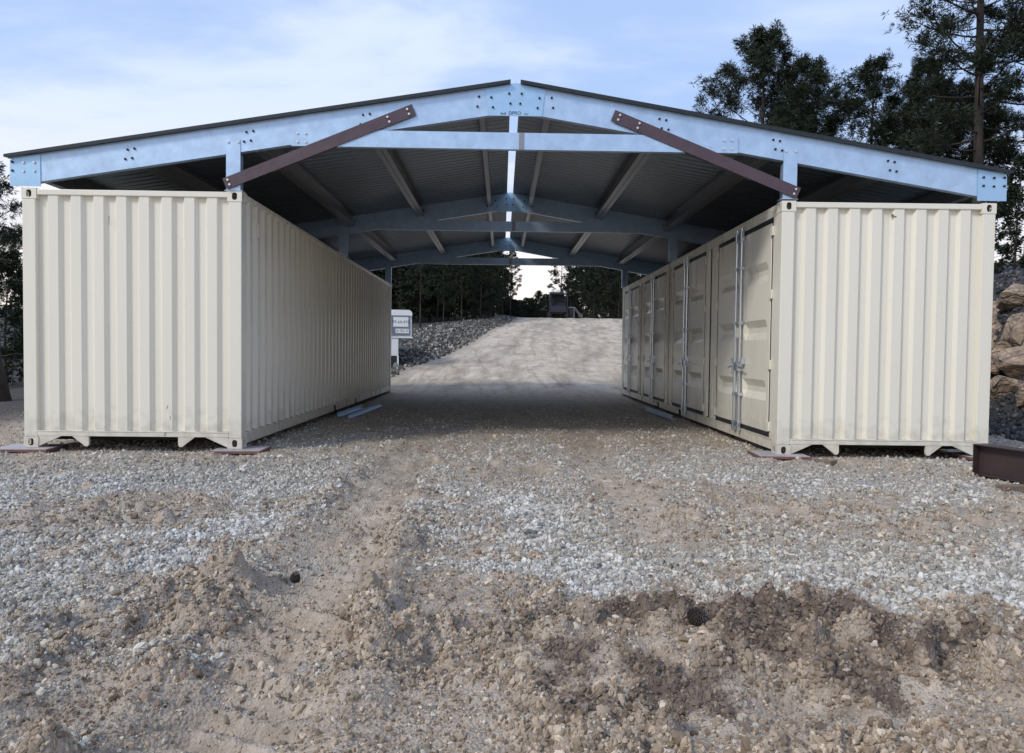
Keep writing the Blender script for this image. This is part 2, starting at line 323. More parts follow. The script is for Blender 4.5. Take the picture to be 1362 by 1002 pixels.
def ground_material():
    m = bpy.data.materials.new('ground_gravel_dirt'); m.use_nodes = True; t = m.node_tree; b = t.nodes['Principled BSDF']; lk = t.links.new
    c = N(t, 'ShaderNodeTexCoord')
    def att(n): return N(t, 'ShaderNodeAttribute', attribute_name=n).outputs['Fac']
    def noise(s, d=5, r=.6):
        n = N(t, 'ShaderNodeTexNoise'); n.inputs['Scale'].default_value = s; n.inputs['Detail'].default_value = d; n.inputs['Roughness'].default_value = r; lk(c.outputs['Object'], n.inputs['Vector']); return n.outputs[0]
    def mix(f, a, bb):
        x = N(t, 'ShaderNodeMix', data_type='RGBA')
        if hasattr(f, 'links'): lk(f, x.inputs[0])
        else: x.inputs[0].default_value = f
        for i, v in ((6, a), (7, bb)):
            if isinstance(v, tuple): x.inputs[i].default_value = (*v, 1)
            else: lk(v, x.inputs[i])
        return x.outputs[2]
    def rng_(v, a, bb, lo=0., hi=1.):
        x = N(t, 'ShaderNodeMapRange'); x.inputs[1].default_value = a; x.inputs[2].default_value = bb; x.inputs[3].default_value = lo; x.inputs[4].default_value = hi; lk(v, x.inputs[0]); return x.outputs[0]
    vo = N(t, 'ShaderNodeTexVoronoi'); vo.inputs['Scale'].default_value = 75; lk(c.outputs['Object'], vo.inputs['Vector'])
    vs = N(t, 'ShaderNodeSeparateColor'); lk(vo.outputs['Color'], vs.inputs[0])
    vo2 = N(t, 'ShaderNodeTexVoronoi'); vo2.inputs['Scale'].default_value = 17; lk(c.outputs['Object'], vo2.inputs['Vector'])
    vs2 = N(t, 'ShaderNodeSeparateColor'); lk(vo2.outputs['Color'], vs2.inputs[0])
    gravel = mix(vs.outputs[0], (.30, .285, .265), (.70, .69, .66))
    gravel = mix(rng_(vs2.outputs[0], .0, 1., 0, .45), gravel, (.44, .42, .39))
    gravel = mix(rng_(vo.outputs['Distance'], .25, .65, 0, .75), gravel, (.19, .175, .16))
    gravel = mix(rng_(att('white'), 0., 1., .35, 0.), gravel, (.42, .395, .36))
    dirt = mix(rng_(noise(5, 9, .75), .3, .7), (.26, .20, .146), (.61, .50, .39))
    dirt = mix(rng_(noise(170, 3, .6), .56, .72, 0, .6), dirt, (.60, .54, .46))
    dirt = mix(rng_(noise(60, 5, .7), .58, .74, 0, .7), dirt, (.15, .115, .085))
    dark = mix(rng_(noise(9, 9, .75), .3, .7), (.06, .043, .035), (.23, .175, .14))
    road = mix(rng_(noise(1.4, 10, .75), .3, .7), (.42, .335, .25), (.76, .64, .50))
    mpr = N(t, 'ShaderNodeMapping'); mpr.inputs['Scale'].default_value = (2.6, .34, 1); mpr.inputs['Rotation'].default_value = (0, 0, .10); lk(c.outputs['Object'], mpr.inputs[0])
    nr1 = N(t, 'ShaderNodeTexNoise'); nr1.inputs['Scale'].default_value = 1.0; nr1.inputs['Detail'].default_value = 12; nr1.inputs['Roughness'].default_value = .72; nr1.inputs['Distortion'].default_value = .8; lk(mpr.outputs[0], nr1.inputs['Vector'])
    road = mix(rng_(nr1.outputs[0], .50, .66, 0, .75), road, (.25, .20, .155))
    road = mix(rng_(nr1.outputs[0], .46, .34, 0, .6), road, (.74, .68, .60))
    road = mix(rng_(noise(14, 9, .8), .52, .72, 0, .55), road, (.24, .20, .16))
    road = mix(rng_(noise(30, 6, .8), .60, .72, 0, .7), road, (.70, .66, .60))
    road = mix(rng_(noise(.5, 6, .75), .56, .72, 0, .7), road, (.20, .165, .13))
    gm = N(t, 'ShaderNodeMath', operation='ADD'); lk(att('gravel'), gm.inputs[0]); lk(rng_(noise(26, 7, .75), .3, .7, -.5, .5), gm.inputs[1])
    dirt = mix(rng_(nr1.outputs[0], .52, .66, 0, .6), dirt, (.15, .115, .088))
    col = mix(rng_(gm.outputs[0], .2, .8, .12, .9), dirt, gravel)
    dm = N(t, 'ShaderNodeMath', operation='ADD'); lk(att('dark'), dm.inputs[0]); lk(rng_(noise(13, 8, .7), .3, .7, -.42, .42), dm.inputs[1])
    col = mix(rng_(dm.outputs[0], .05, .85, 0, .95), col, dark)
    road = mix(rng_(att('rut'), .0, 1., 0, .6), road, (.20, .165, .135))
    col = mix(att('road'), col, road)
    bed = mix(noise(7, 9, .75), (.03, .03, .032), (.085, .08, .075))
    col = mix(att('rockbed'), col, bed)
    lk(col, b.inputs['Base Color']); b.inputs['Roughness'].default_value = .9; b.inputs['Specular IOR Level'].default_value = .25
    h = N(t, 'ShaderNodeMath', operation='MULTIPLY_ADD', i_1=-.9); lk(vo.outputs['Distance'], h.inputs[0]); lk(noise(90, 4), h.inputs[2])
    bp = N(t, 'ShaderNodeBump'); bp.inputs['Strength'].default_value = 1; bp.inputs['Distance'].default_value = .010; lk(h.outputs[0], bp.inputs['Height']); lk(bp.outputs[0], b.inputs['Normal'])
    return m
M_GROUND = ground_material()

az = np.radians(np.concatenate([np.linspace(-180, -48, 50)[:-1], np.linspace(-48, 48, 560), np.linspace(48, 180, 50)[1:]]))
rad = np.concatenate([[.25, .8], np.geomspace(1.5, 13, 430)[:-1], np.geomspace(13, 80, 150)[:-1], np.geomspace(80, 900, 26)])
A, Rr = np.meshgrid(az, rad, indexing='xy')
GX = CAMP[0] + Rr * np.sin(A); GY = CAMP[1] + Rr * np.cos(A)
g_, d_, r_, w_ = masks(GX, GY)
GZ = coarse(GX, GY) + detail(GX, GY, g_, d_, r_)
_w = GX - road_edge(GY); rut_ = .8 * sst(.46, .74, fbm(_w * 1.3 + .5 * fbm(GX * .5, GY * .5, 8, 2), GY * .16, 140, 4, .6)) + .7 * sst(.46, .72, fbm(GX * 1.1, GY * .8, 150, 5, .65)) * sst(30, 14, GY)
for wc in (2.0, 3.9, 5.6): rut_ = np.maximum(rut_, .75 * np.exp(-((_w - wc - .5 * (fbm(GY * .12, GY * 0, 160, 2) - .5)) / .28) ** 2) * sst(.3, .6, fbm(GX * 2, GY * .5, 170, 3)))
rut_ = np.clip(rut_, 0, 1)
nr, nc = GX.shape
idx = np.arange(nr * nc).reshape(nr, nc)
FQ = np.stack([idx[:-1, :-1], idx[:-1, 1:], idx[1:, 1:], idx[1:, :-1]], -1).reshape(-1, 4)
gme = np_mesh('ground', np.stack([GX, GY, GZ], -1).reshape(-1, 3), FQ, M_GROUND, True, dict(gravel=g_.ravel(), dark=d_.ravel(), road=r_.ravel(), rut=rut_.ravel(), rockbed=rockbed(GX, GY).ravel(), white=w_.ravel()))
go = link('ground', gme); tag(go, kind='structure')

# ------------------------------------------------------------------ containers
CW, CL, CH = 2.438, 12.192, 2.896
def corr_profile(u0, u1, n_rib, flat, slope, d_out, d_in):
    """n_rib proud ribs between u0,u1, starting and ending in a recess -> list of (u, depth)"""
    per = (u1 - u0) / (n_rib + .5); pts = [(u0, d_in)]
    first = u0 + per * .75 - flat / 2
    for k in range(n_rib):
        a = first + k * per
        pts += [(a - slope, d_in), (a, d_out), (a + flat, d_out), (a + flat + slope, d_in)]
    return pts + [(u1, d_in)]
def corr_sheet(mb, prof, axis, sgn, off, z0, z1):
    vs = []
    for u, d in prof:
        p = (u, off + sgn * d) if axis == 'x' else (off + sgn * d, u)
        vs += [(p[0], p[1], z0), (p[0], p[1], z1)]
    n = len(prof); mb.add(vs, [(2 * i, 2 * i + 2, 2 * i + 3, 2 * i + 1) for i in range(n - 1)])
def ring_face(mb, org, U, V, w, h, rx, ry, cy, inward, depth=.014):
    org, U, V, inw = Vector(org), Vector(U), Vector(V), Vector(inward)
    per = []
    cs = [(-w / 2, 0), (w / 2, 0), (w / 2, h), (-w / 2, h)]
    for k in range(4):
        a, b = cs[k], cs[(k + 1) % 4]
        for j in range(4): per.append((a[0] + (b[0] - a[0]) * j / 4, a[1] + (b[1] - a[1]) * j / 4))
    vs = []
    inn = []
    for a, b in per:
        th = math.atan2((b - cy) / h, a / w); c_, s_ = math.cos(th), math.sin(th)
        k = (abs(c_) ** 3 + abs(s_) ** 3) ** (-1 / 3); inn.append((rx * k * c_, cy + ry * k * s_))
    n = 16
    vs = [org + U * a + V * b for a, b in per] + [org + U * a + V * b for a, b in inn] + [org + U * a + V * b + inw * depth for a, b in inn]
    fs = []
    for i in range(n):
        j = (i + 1) % n; fs += [(i, j, n + j, n + i), (n + i, n + j, 2 * n + j, 2 * n + i)]
    mb.add(vs, fs)
def casting(x_out, y_out, z0, sx, sy, top):
    """corner fitting, hollow, outward faces x=x_out and y=y_out carry holes; sx,sy = inward signs"""
    mb = MB(); w, d, h = .162, .178, .118
    xa, xb = sorted((x_out, x_out + sx * w)); ya, yb = sorted((y_out, y_out + sy * d)); z1 = z0 + h
    ring_face(mb, ((xa + xb) / 2, y_out, z0), (1, 0, 0), (0, 0, 1), w, h, .030, .041, h * .5, (0, sy, 0))
    ring_face(mb, (x_out, (ya + yb) / 2, z0), (0, 1, 0), (0, 0, 1), d, h, .028, .040, h * .5, (sx, 0, 0))
    xi = xb if sx > 0 else xa; yi = yb if sy > 0 else ya
    mb.add([(xa, ya, z0), (xb, ya, z0), (xb, yb, z0), (xa, yb, z0)], [(0, 1, 2, 3)]).add([(xa, ya, z1), (xb, ya, z1), (xb, yb, z1), (xa, yb, z1)], [(0, 1, 2, 3)])
    mb.add([(xi, ya, z0), (xi, yb, z0), (xi, yb, z1), (xi, ya, z1)], [(0, 1, 2, 3)]).add([(xa, yi, z0), (xb, yi, z0), (xb, yi, z1), (xa, yi, z1)], [(0, 1, 2, 3)])
    return mb
def container(label, loc, rz, doors, open_x):
    """open_x: local x of the side facing the drive (0 or CW)"""
    t = empty('shipping_container', label, 'container', loc, (0, 0, rz))
    for X, sx in ((0, 1), (CW, -1)):
        for Y, sy in ((0, 1), (CL, -1)):
            casting(X, Y, 0, sx, sy, False).build('corner_casting', M_CREAM, t, fix=True)
            casting(X, Y, CH - .118, sx, sy, True).build('corner_casting', M_CREAM, t, fix=True)
            e = .004
            xa, xb = sorted((X + sx * e, X + sx * .150)); ya, yb = sorted((Y + sy * e, Y + sy * .165))
            MB().box(xa, xb, ya, yb, .118, CH - .118).build('corner_post', M_CREAM, t, bevel=.008)
    for Y, sy in ((0, 1), (CL, -1)):
        def Yr(a, b): return sorted((Y + sy * a, Y + sy * b))
        ya, yb = Yr(.006, .075); MB().box(.162, CW - .162, ya, yb, CH - .072, CH - .010).build('top_rail', M_CREAM, t, bevel=.006)
        mb = MB().box(.150, CW - .150, ya, yb, .127, .186); y2 = Yr(-.004 + .006, .012)
        mb.box(.150, CW - .150, Yr(.001, .006)[0], Yr(.001, .006)[1], .176, .190)
        mb.build('bottom_sill', M_CREAM, t, bevel=.003)
        mb = MB()
        g0, g1 = Yr(.010, .045)
        MB().prism([(.162, .012), (.162, .127), (.415, .127)], 'y', g0, g1).build('corner_gusset', M_CREAM, t)
        MB().prism([(CW - .162, .012), (CW - .162, .127), (CW - .415, .127)], 'y', g0, g1).build('corner_gusset', M_CREAM, t)
        for sgn in (0, 1):
            p = [(.53, .127), (.72, .127), (.72, .035), (.705, .012), (.672, .012), (.655, .03)]
            if sgn: p = [(CW - a, b) for a, b in p]
            MB().prism(p, 'y', g0, g1).build('lifting_lug', M_CREAM, t, bevel=.003)
        mb = MB(); corr_sheet(mb, corr_profile(.148, CW - .148, 8, .108, .034, .018, .060), 'x', sy, Y, .188, CH - .070)
        mb.build('end_panel', M_CREAM, t, fix=False)
    for X, sx in ((0, 1), (CW, -1)):
        def Xr(a, b): return sorted((X + sx * a, X + sx * b))
        xa, xb = Xr(.008, .068); MB().box(xa, xb, .178, CL - .178, CH - .066, CH - .006).build('side_top_rail', M_CREAM, t, bevel=.006)
        xa, xb = Xr(.006, .050); mb = MB(); ys = [.178, 4.93, 5.27, 6.92, 7.26, CL - .178]
        for k in (0, 2, 4): mb.box(xa, xb, ys[k], ys[k + 1], .045, .160)
        mb.box(xa, xb, 4.93, 5.27, .146, .160); mb.box(xa, xb, 6.92, 7.26, .146, .160)
        l0, l1 = Xr(-.004, .012); mb.box(l0, l1, .178, CL - .178, .160, .172)
        mb.build('side_bottom_rail', M_CREAM, t)
        if doors and X == open_x: continue
        mb = MB(); corr_sheet(mb, corr_profile(.160, CL - .160, 42, .072, .066, .014, .050), 'y', sx, X, .170, CH - .064)
        mb.build('side_panel', M_CREAM, t, fix=False)
        for yv in (.62, CL - .62): 
            xa, xb = Xr(-.004, .014); MB().box(xa, xb, yv - .03, yv + .03, 2.46, 2.62).build('air_vent', M_CREAM, t, bevel=.006)
    MB().box(.05, CW - .05, .05, CL - .05, .125, .16).build('floor_deck', M_DARKIN, t)
    mb = MB()
    for k in range(24):
        y = .35 + k * .5; mb.box(.06, CW - .06, y, y + .05, .05, .124)
    mb.build('floor_crossmember', M_DARKIN, t)
    mb = MB(); corr_sheet(mb, [(u, d) for u, d in corr_profile(.05, CL - .05, 58, .09, .012, .006, .026)], 'y', -1, 0, .06, CW - .06)
    mb.v = [(z, y, CH - .006 + x) for x, y, z in mb.v]
    mb.build('roof_panel', M_CREAM, t, fix=False)
    if doors:
        w, gp = 2.37, .70; e0 = (CL - 4 * w - 3 * gp) / 2; sx = 1 if open_x == 0 else -1
        z0, z1 = .222, 2.712
        leaf_w = (w - .13) / 2
        # frame header and sill bands
        def Xr(a, b): return sorted((open_x + sx * a, open_x + sx * b))
        xa, xb = Xr(.012, .060)
        MB().box(xa, xb, .16, CL - .16, 2.765, CH - .064).build('door_header', M_CREAM, t, bevel=.004)
        for k in range(5):
            ya = .16 if k == 0 else e0 + k * w + (k - 1) * gp
            yb = CL - .16 if k == 4 else e0 + k * (w + gp)
            if k in (0, 4):
                MB().box(xa, xb, ya, yb, .170, 2.765).build('door_post', M_CREAM, t, bevel=.006); continue
            for q0, q1 in ((ya, ya + .13), (yb - .13, yb)):
                MB().box(xa, xb, q0, q1, .170, 2.765).build('door_post', M_CREAM, t, bevel=.008)
            mb = MB(); corr_sheet(mb, corr_profile(ya + .13, yb - .13, 1, .11, .06, .03, .075), 'y', sx, open_x, .170, 2.765)
            mb.build('infill_panel', M_CREAM, t, fix=False)
        for k in range(4):
            y0 = e0 + k * (w + gp)
            xa, xb = Xr(.017, .050); c0 = y0 + w / 2
            mb = MB()   # rubber seal shows as a dark outline round the pair and down the middle
            mb.box(xa, xb, y0 + .002, y0 + w - .002, .172, z0 + .02).box(xa, xb, y0 + .002, y0 + w - .002, z1 - .02, 2.763).box(xa, xb, y0 + .002, y0 + .045, z0 + .02, z1 - .02).box(xa, xb, y0 + w - .045, y0 + w - .002, z0 + .02, z1 - .02).box(xa, xb, c0 - .045, c0 + .045, z0 + .02, z1 - .02)
            mb.build('door_seal', M_RUBBER, t)
            for side in (0, 1):
                ly0 = y0 + .045 if side == 0 else c0 + .020
                ly1 = ly0 + leaf_w
                mb = MB(); yb_ = [ly0, ly0 + .012, ly0 + .09, ly0 + .17, ly1 - .17, ly1 - .09, ly1 - .012, ly1]
                zb = [z0, z0 + .012]; tr = []
                for zc in (.72, 1.455, 2.15): zb += [zc - .125, zc - .035, zc + .030, zc + .12]; tr.append(zc)
                zb += [z1 - .012, z1]
                vs = []; D = .045
                for zi, z in enumerate(zb):
                    for yi, y in enumerate(yb_):
                        dep = 0.012
                        if yi in (0, 7) or zi in (0, len(zb) - 1): dep = .030
                        if yi in (3, 4) and any(abs(z - zc) < .05 for zc in tr): dep = .012 + D
                        vs.append((open_x + sx * dep, y, z))
                ny = len(yb_); fs = [(i * ny + j, i * ny + j + 1, (i + 1) * ny + j + 1, (i + 1) * ny + j) for i in range(len(zb) - 1) for j in range(ny - 1)]
                mb.add(vs, fs); df = mb.build('door', M_CREAM, t, fix=False)
                # hinges on the outer edge
                hy = y0 + .005 if side == 0 else y0 + w - .005
                for hz_ in (.30, 1.03, 1.86, 2.60):
                    xa, xb = Xr(-.012, .011); MB().box(xa, xb, hy - .045, hy + .045, hz_ - .055, hz_ + .055).build('hinge', M_CREAM, df, bevel=.006)
                # locking bar with keepers, guides and handle
                by = c0 - .105 if side == 0 else c0 + .105
                xc = open_x - sx * .030
                MB().tube([(xc, by, .115), (xc, by, 2.80)], .0175, 10).build('locking_bar', M_ZINC, df, smooth=False)
                for za, zb2 in ((.135, .27), (2.63, 2.765)):
                    xa, xb = Xr(-.052, -.004); MB().box(xa, xb, by - .030, by + .030, za, zb2).build('bar_keeper', M_ZINC, df, bevel=.006)
                for zz in (.62, 1.56, 2.28):
                    xa, xb = Xr(-.050, .011); MB().box(xa, xb, by - .030, by + .030, zz - .022, zz + .022).build('bar_guide', M_ZINC, df, bevel=.004)
                mb = MB(); sg = -1 if side == 0 else 1
                xa, xb = Xr(-.060, .011); mb.box(xa, xb, by - .034, by + .034, .93, 1.05)
                mb.tube([(open_x - sx * .055, by, 1.0), (open_x - sx * .065, by + sg * .10, .985), (open_x - sx * .050, by + sg * .24, .96)], [.014, .013, .010], 6)
                xa, xb = Xr(-.045, .011); mb.box(xa, xb, by + sg * .10 - .025, by + sg * .10 + .025, 1.02, 1.10)
                mb.build('handle', M_ZINC, df)
            xa, xb = Xr(-.040, .011); MB().box(xa, xb, c0 - .055, c0 + .055, 1.37, 1.50).build('lock_box', M_CREAM, t, bevel=.006)
    return t
contL = container('cream shipping container on the left with a plain ribbed wall along the drive', (-CW, 0, 0), 0, False, CW)
contR = container('cream shipping container on the right with four pairs of side doors', (6.0854, -.0097, -.0164), -.0143, True, 0)
def scuff(parent, pts, y=.0145):
    MB().prism(pts, 'y', y, y + .0015).build('scuff_mark', M_SCUFF, parent)
# scratches on the ribs (thin chipped paint)
scuff(contR, [(1.245, 2.755), (1.262, 2.77), (1.285, 2.745), (1.315, 2.735), (1.30, 2.722), (1.28, 2.735), (1.262, 2.72), (1.25, 2.728)], .0155)
scuff(contL, [(1.60, .485), (1.607, .49), (1.592, .44), (1.586, .445)], .0155); scuff(contL, [(1.625, .36), (1.63, .365), (1.632, .32), (1.626, .33)], .0155)
scuff(contL, [(1.565, .135), (1.572, .135), (1.585, .185), (1.578, .185)], -.0015)
scuff(contL, [(.955, 2.60), (.963, 2.60), (.96, 2.50), (.955, 2.50)], .0155); scuff(contL, [(2.28, 2.60), (2.287, 2.605), (2.278, 2.56), (2.272, 2.565)], .0585)

# pads under the front corners
def pad(label, x, y, w=.56, d=.50, rz=0.):
    z = -.03
    t = empty('bearing_pad', label, 'pad', (x, y, z - .006), (0, 0, rz), 'steel pads under the container corners')
    MB().box(-w / 2, w / 2, -d / 2, d / 2, 0, .030).build('plate_edge', M_PADEDGE, t, bevel=.004)
    MB().box(-w / 2 + .012, w / 2 - .012, -d / 2 + .012, d / 2 - .012, .0302, .0335).build('plate_face', M_PAD, t)
    return t
pad('pale pad with red edge under the outer corner of the left container', -2.40, .06, .60, .50, .05)
pad('pale pad with red edge under the inner corner of the left container', -.03, .06, .56, .46, .03)
pad('pale pad with red edge under the inner corner of the right container', 6.13, .04, .58, .52, -.06)
pad('pale pad with red edge under the outer corner of the right container', 8.50, .10, .50, .46, .02)

# ------------------------------------------------------------------ canopy
FY = [0.0, 6.10, 12.16]
RX, RZ, SL = 3.05, 4.140, .1635      # ridge x, top of steel at ridge, slope
CAN = Vector((3.05, 6.1, 2.90))
canopy = empty('roof_canopy', 'galvanised steel gable roof spanning the two cream containers with brown braces', 'roof', CAN)
def warp(p):
    x, y, z = p; k = np.clip(y, -.5, 13) / 12.19
    return (x + .146 * k * x / 6.1, y, z + .065 * k * max(0, min(1, (z - 2.9) / .3)))
def cb(mb, name, m, parent=canopy, **kw):
    mb.v = [tuple(Vector(warp(p)) - CAN) for p in mb.v]
    return mb.build(name, m, parent, **kw)
def roofz(x): return RZ - SL * abs(x - RX)
bolt_me = MB().tube([(0, 0, 0), (0, -.013, 0)], .0135, 6)
BOLT_D = bolt_me.mesh('bolt', M_BOLTD); BOLT_L = bolt_me.mesh('bolt', M_BOLTL)
def bolt(parent, x, y, z, me=BOLT_D):
    link('bolt', me, parent, Vector(warp((x, y, z))) - CAN)
for fi, Y0 in enumerate(FY):
    for s in (-1, 1):
        # C-section rafter: web at y=Y0, flanges behind
        xe = RX + s * 5.45; xr = RX + s * .03; mb = MB(); dz = .312
        def quadprism(xa, xb, ta, tb, ya, yb):
            za0, za1 = roofz(xa) + ta, roofz(xa) + tb; zb0, zb1 = roofz(xb) + ta, roofz(xb) + tb
            mb.add([(xa, ya, za0), (xb, ya, zb0), (xb, yb, zb0), (xa, yb, za0), (xa, ya, za1), (xb, ya, zb1), (xb, yb, zb1), (xa, yb, za1)],
                   [(0, 1, 2, 3), (4, 5, 6, 7), (0, 1, 5, 4), (1, 2, 6, 5), (2, 3, 7, 6), (3, 0, 4, 7)])
        quadprism(xr, xe, -dz, 0, Y0, Y0 + .006)
        quadprism(xr, xe, -.006, 0, Y0 + .0062, Y0 + .085); quadprism(xr, xe, -dz, -dz + .006, Y0 + .0062, Y0 + .085)
        quadprism(xr, xe, -.028, -.0065, Y0 + .079, Y0 + .085); quadprism(xr, xe, -dz + .0065, -dz + .028, Y0 + .079, Y0 + .085)
        rf = cb(mb, 'rafter', M_GALV)
        for gx in (1.676, 2.971, 4.285):
            for ix in (-.038, .038):
                for iz in (-.055, .050): bolt(rf, RX + s * (gx - iz * .25) + ix, Y0, roofz(RX + s * gx) - .150 + iz - s * ix * SL)
        for iz in (-.06, .05): bolt(rf, RX + s * (.415 - iz * .15), Y0, roofz(RX + s * .4) - .14 + iz)
        # eave plate
        xo, xi = RX + s * 5.605, RX + s * 5.270; mb = MB()
        mb.prism([(xo, 2.912), (xi, 2.912), (xi, roofz(xi) - .012), (xo + (-s) * .05, roofz(xo) + .010), (xo, roofz(xo) - .03)], 'y', Y0 - .009, Y0 - .001)
        ep = cb(mb, 'eave_plate', M_PLATE)
        for u, v in ((.03, .09), (.03, -.005), (.15, .085), (.15, -.01), (.27, .09), (.27, -.005)):
            bolt(ep, xo - s * u, Y0 - .009, 3.085 + v, BOLT_D if (u > .1 and s > 0) or u < .1 else BOLT_L)
        # post
        px = -.092 if s < 0 else 6.170
        mb = MB().box(px - .079, px + .079, Y0 - .008, Y0 - .002, 2.898, 3.465).box(px - .079, px - .073, Y0 - .0018, Y0 + .09, 2.898, 3.30).box(px + .073, px + .079, Y0 - .0018, Y0 + .09, 2.898, 3.30)
        mb.box(px - .10, px + .10, Y0 - .004, Y0 + .12, 2.897, 2.903)
        mb.v = [(x, y, z - (.065 * y / 12.19 * 0)) for x, y, z in mb.v]
        po = cb(mb, 'post', M_GALV)
        for ix in (-.055, .055): bolt(po, px + ix, Y0 - .008, 3.435, BOLT_L)
    # ridge plate (two bent halves)
    for s in (-1, 1):
        xa = RX; xb = RX + s * .335; xc = RX + s * .297
        mb = MB().prism([(xa, 3.776), (xc, 3.776), (xb, roofz(xb) - .012), (xa, RZ + .002)], 'y', Y0 - .010 - .001 * (s > 0), Y0 - .001)
        rp = cb(mb, 'ridge_plate', M_PLATE)
        for u, v in ((.07, .245), (.055, .135), (.27, .20), (.25, .09)): bolt(rp, RX + s * u, Y0 - .011, 3.776 + v)
    # collar tie
    mb = MB().box(.555, 5.565, Y0 - .018, Y0 - .011, 3.402, 3.588).box(.555, 5.565, Y0 - .0108, Y0 + .05, 3.402, 3.408)
    ct = cb(mb, 'collar_tie', M_GALV)
    for s in (-1, 1):
        for u in (.07, .16):
            for v in (.045, .14): bolt(ct, 3.06 + s * (2.505 - u), Y0 - .018, 3.402 + v, BOLT_L)
    mb = MB().box(3.095, 3.155, Y0 - .022, Y0 - .0182, 3.404, 3.586); cb(mb, 'splice_strip', M_PURLIN)
# brown knee braces on the front frame (channels with a lower flange)
def brace(a, b, flip):
    a, b = Vector((a[0], 0, a[1])), Vector((b[0], 0, b[1])); d = (b - a).normalized(); n = Vector((-d.z, 0, d.x))
    if n.z < 0: n = -n
    w = .064; Y = -.026
    mb = MB(); mb.sweep([(-w, Y - .006), (w, Y - .006), (w, Y), (-w, Y)], a, b, n, (0, 1, 0))
    mb.sweep([(-w, Y + .0002), (-w + .006, Y + .0002), (-w + .006, Y + .055), (-w, Y + .055)], a + d * .55, b - d * .75, n, (0, 1, 0))
    o = cb(mb, 'knee_brace', M_BROWN)
    ln = (b - a).length
    for s_, off in ((.05, .0), (ln * .865, .0), (ln - .07, .0)):
        for v in (-.028, .028): p = a + d * s_ + n * v; bolt(o, p.x, Y - .006, p.z, BOLT_L)
brace((-.18, 2.966), (1.919, 3.822), False)
brace((6.264, 2.960), (4.148, 3.797), True)
# purlins: bolted between the rafters, two back-to-back channels each
for bay in range(2):
    y0, y1 = FY[bay] + .09, FY[bay + 1] - .012
    for s in (-1, 1):
        for gi, gx in enumerate((.35, 1.676, 2.971, 4.285, 5.42)):
            x = RX + s * gx; zt = roofz(x) - .004; mb = MB(); hgt = .20; dep = .012
            def bar(u0, u1, v0, v1):
                mb.add([(x + s * u, y, zt - SL * u + v) for y in (y0, y1) for u, v in ((u0, v0), (u1, v0), (u1, v1), (u0, v1))],
                       [(0, 1, 2, 3), (4, 5, 6, 7), (0, 1, 5, 4), (1, 2, 6, 5), (2, 3, 7, 6), (3, 0, 4, 7)])
            fl = .064
            for q in ((0,) if gi in (0, 4) else (0, 1)):
                o_ = .003 if q == 0 else -.003
                sg = 1 if q == 0 else -1
                lo, hi = sorted((o_, o_ + sg * .004)); bar(lo, hi, -hgt, -.001)
                lo, hi = sorted((o_ + sg * .0042, o_ + sg * fl)); bar(lo, hi, -hgt, -hgt + .004); bar(lo, hi, -.005, -.001)
                lo, hi = sorted((o_ + sg * (fl - .004), o_ + sg * fl)); bar(lo, hi, -hgt + .0042, -hgt + .022)
            cb(mb, 'purlin', M_PURLIN)
# roof sheets: 0.88 m wide corrugated panels from ridge to eave
PW = .8876; NP = 14; YS = -.06
for s in (-1, 1):
    xa, xb = RX + s * .055, RX + s * 5.64
    for k in range(NP):
        yy = YS + k * PW; vs = []; nW = 5; prof = []
        for i in range(nW):
            u = PW * i / nW; p = PW / nW
            prof += [(u, 0), (u + p * .28, 0), (u + p * .31, .004), (u + p * .36, .004), (u + p * .39, 0), (u + p * .62, 0), (u + p * .74, .026), (u + p * .88, .026)]
        prof += [(PW, 0), (PW + .02, 0)]
        lift = .0008 * (k % 2)
        for u, h in prof:
            for x in (xa, xb): vs.append((x, yy + u, roofz(x) + .004 + h + lift))
        n = len(prof); mb = MB().add(vs, [(2 * i, 2 * i + 1, 2 * i + 3, 2 * i + 2) for i in range(n - 1)])
        cb(mb, 'roof_panel', M_SHEET, fix=False)
    for ya in (YS - .006, YS + NP * PW + .021):
        mb = MB()
        za, zb = roofz(xa), roofz(xb)
        mb.add([(x, y, z) for y in (ya, ya + .005) for x, z in ((xa, za - .001), (xb, zb - .001), (xb, zb + .031), (xa, za + .031))],
               [(0, 1, 2, 3), (4, 5, 6, 7), (0, 1, 5, 4), (1, 2, 6, 5), (2, 3, 7, 6), (3, 0, 4, 7)])
        cb(mb, 'gable_trim', M_TRIM)
# stencil on the front ridge plate
def text(body, size, loc, rot, m, parent, name='lettering'):
    cu = bpy.data.curves.new(name, 'FONT'); cu.body = body; cu.size = size; cu.align_x = 'CENTER'; cu.extrude = .0008; cu.materials.append(m)
    tmp = bpy.data.objects.new(name, cu); me = bpy.data.meshes.new_from_object(tmp); bpy.data.objects.remove(tmp); bpy.data.curves.remove(cu)
    o = link(name, me, parent, loc, rot); return o
def stencil(body, size, x, z):
    p = Vector((x, -.0125, z)) - CAN; text(body, size, p, (math.pi / 2, 0, 0), M_BLACK, canopy, 'stencil_lettering')
stencil('DPRO', .052, 3.045, 3.790); stencil('An0', .038, 2.915, 3.788); stencil('cur', .038, 3.175, 3.788)

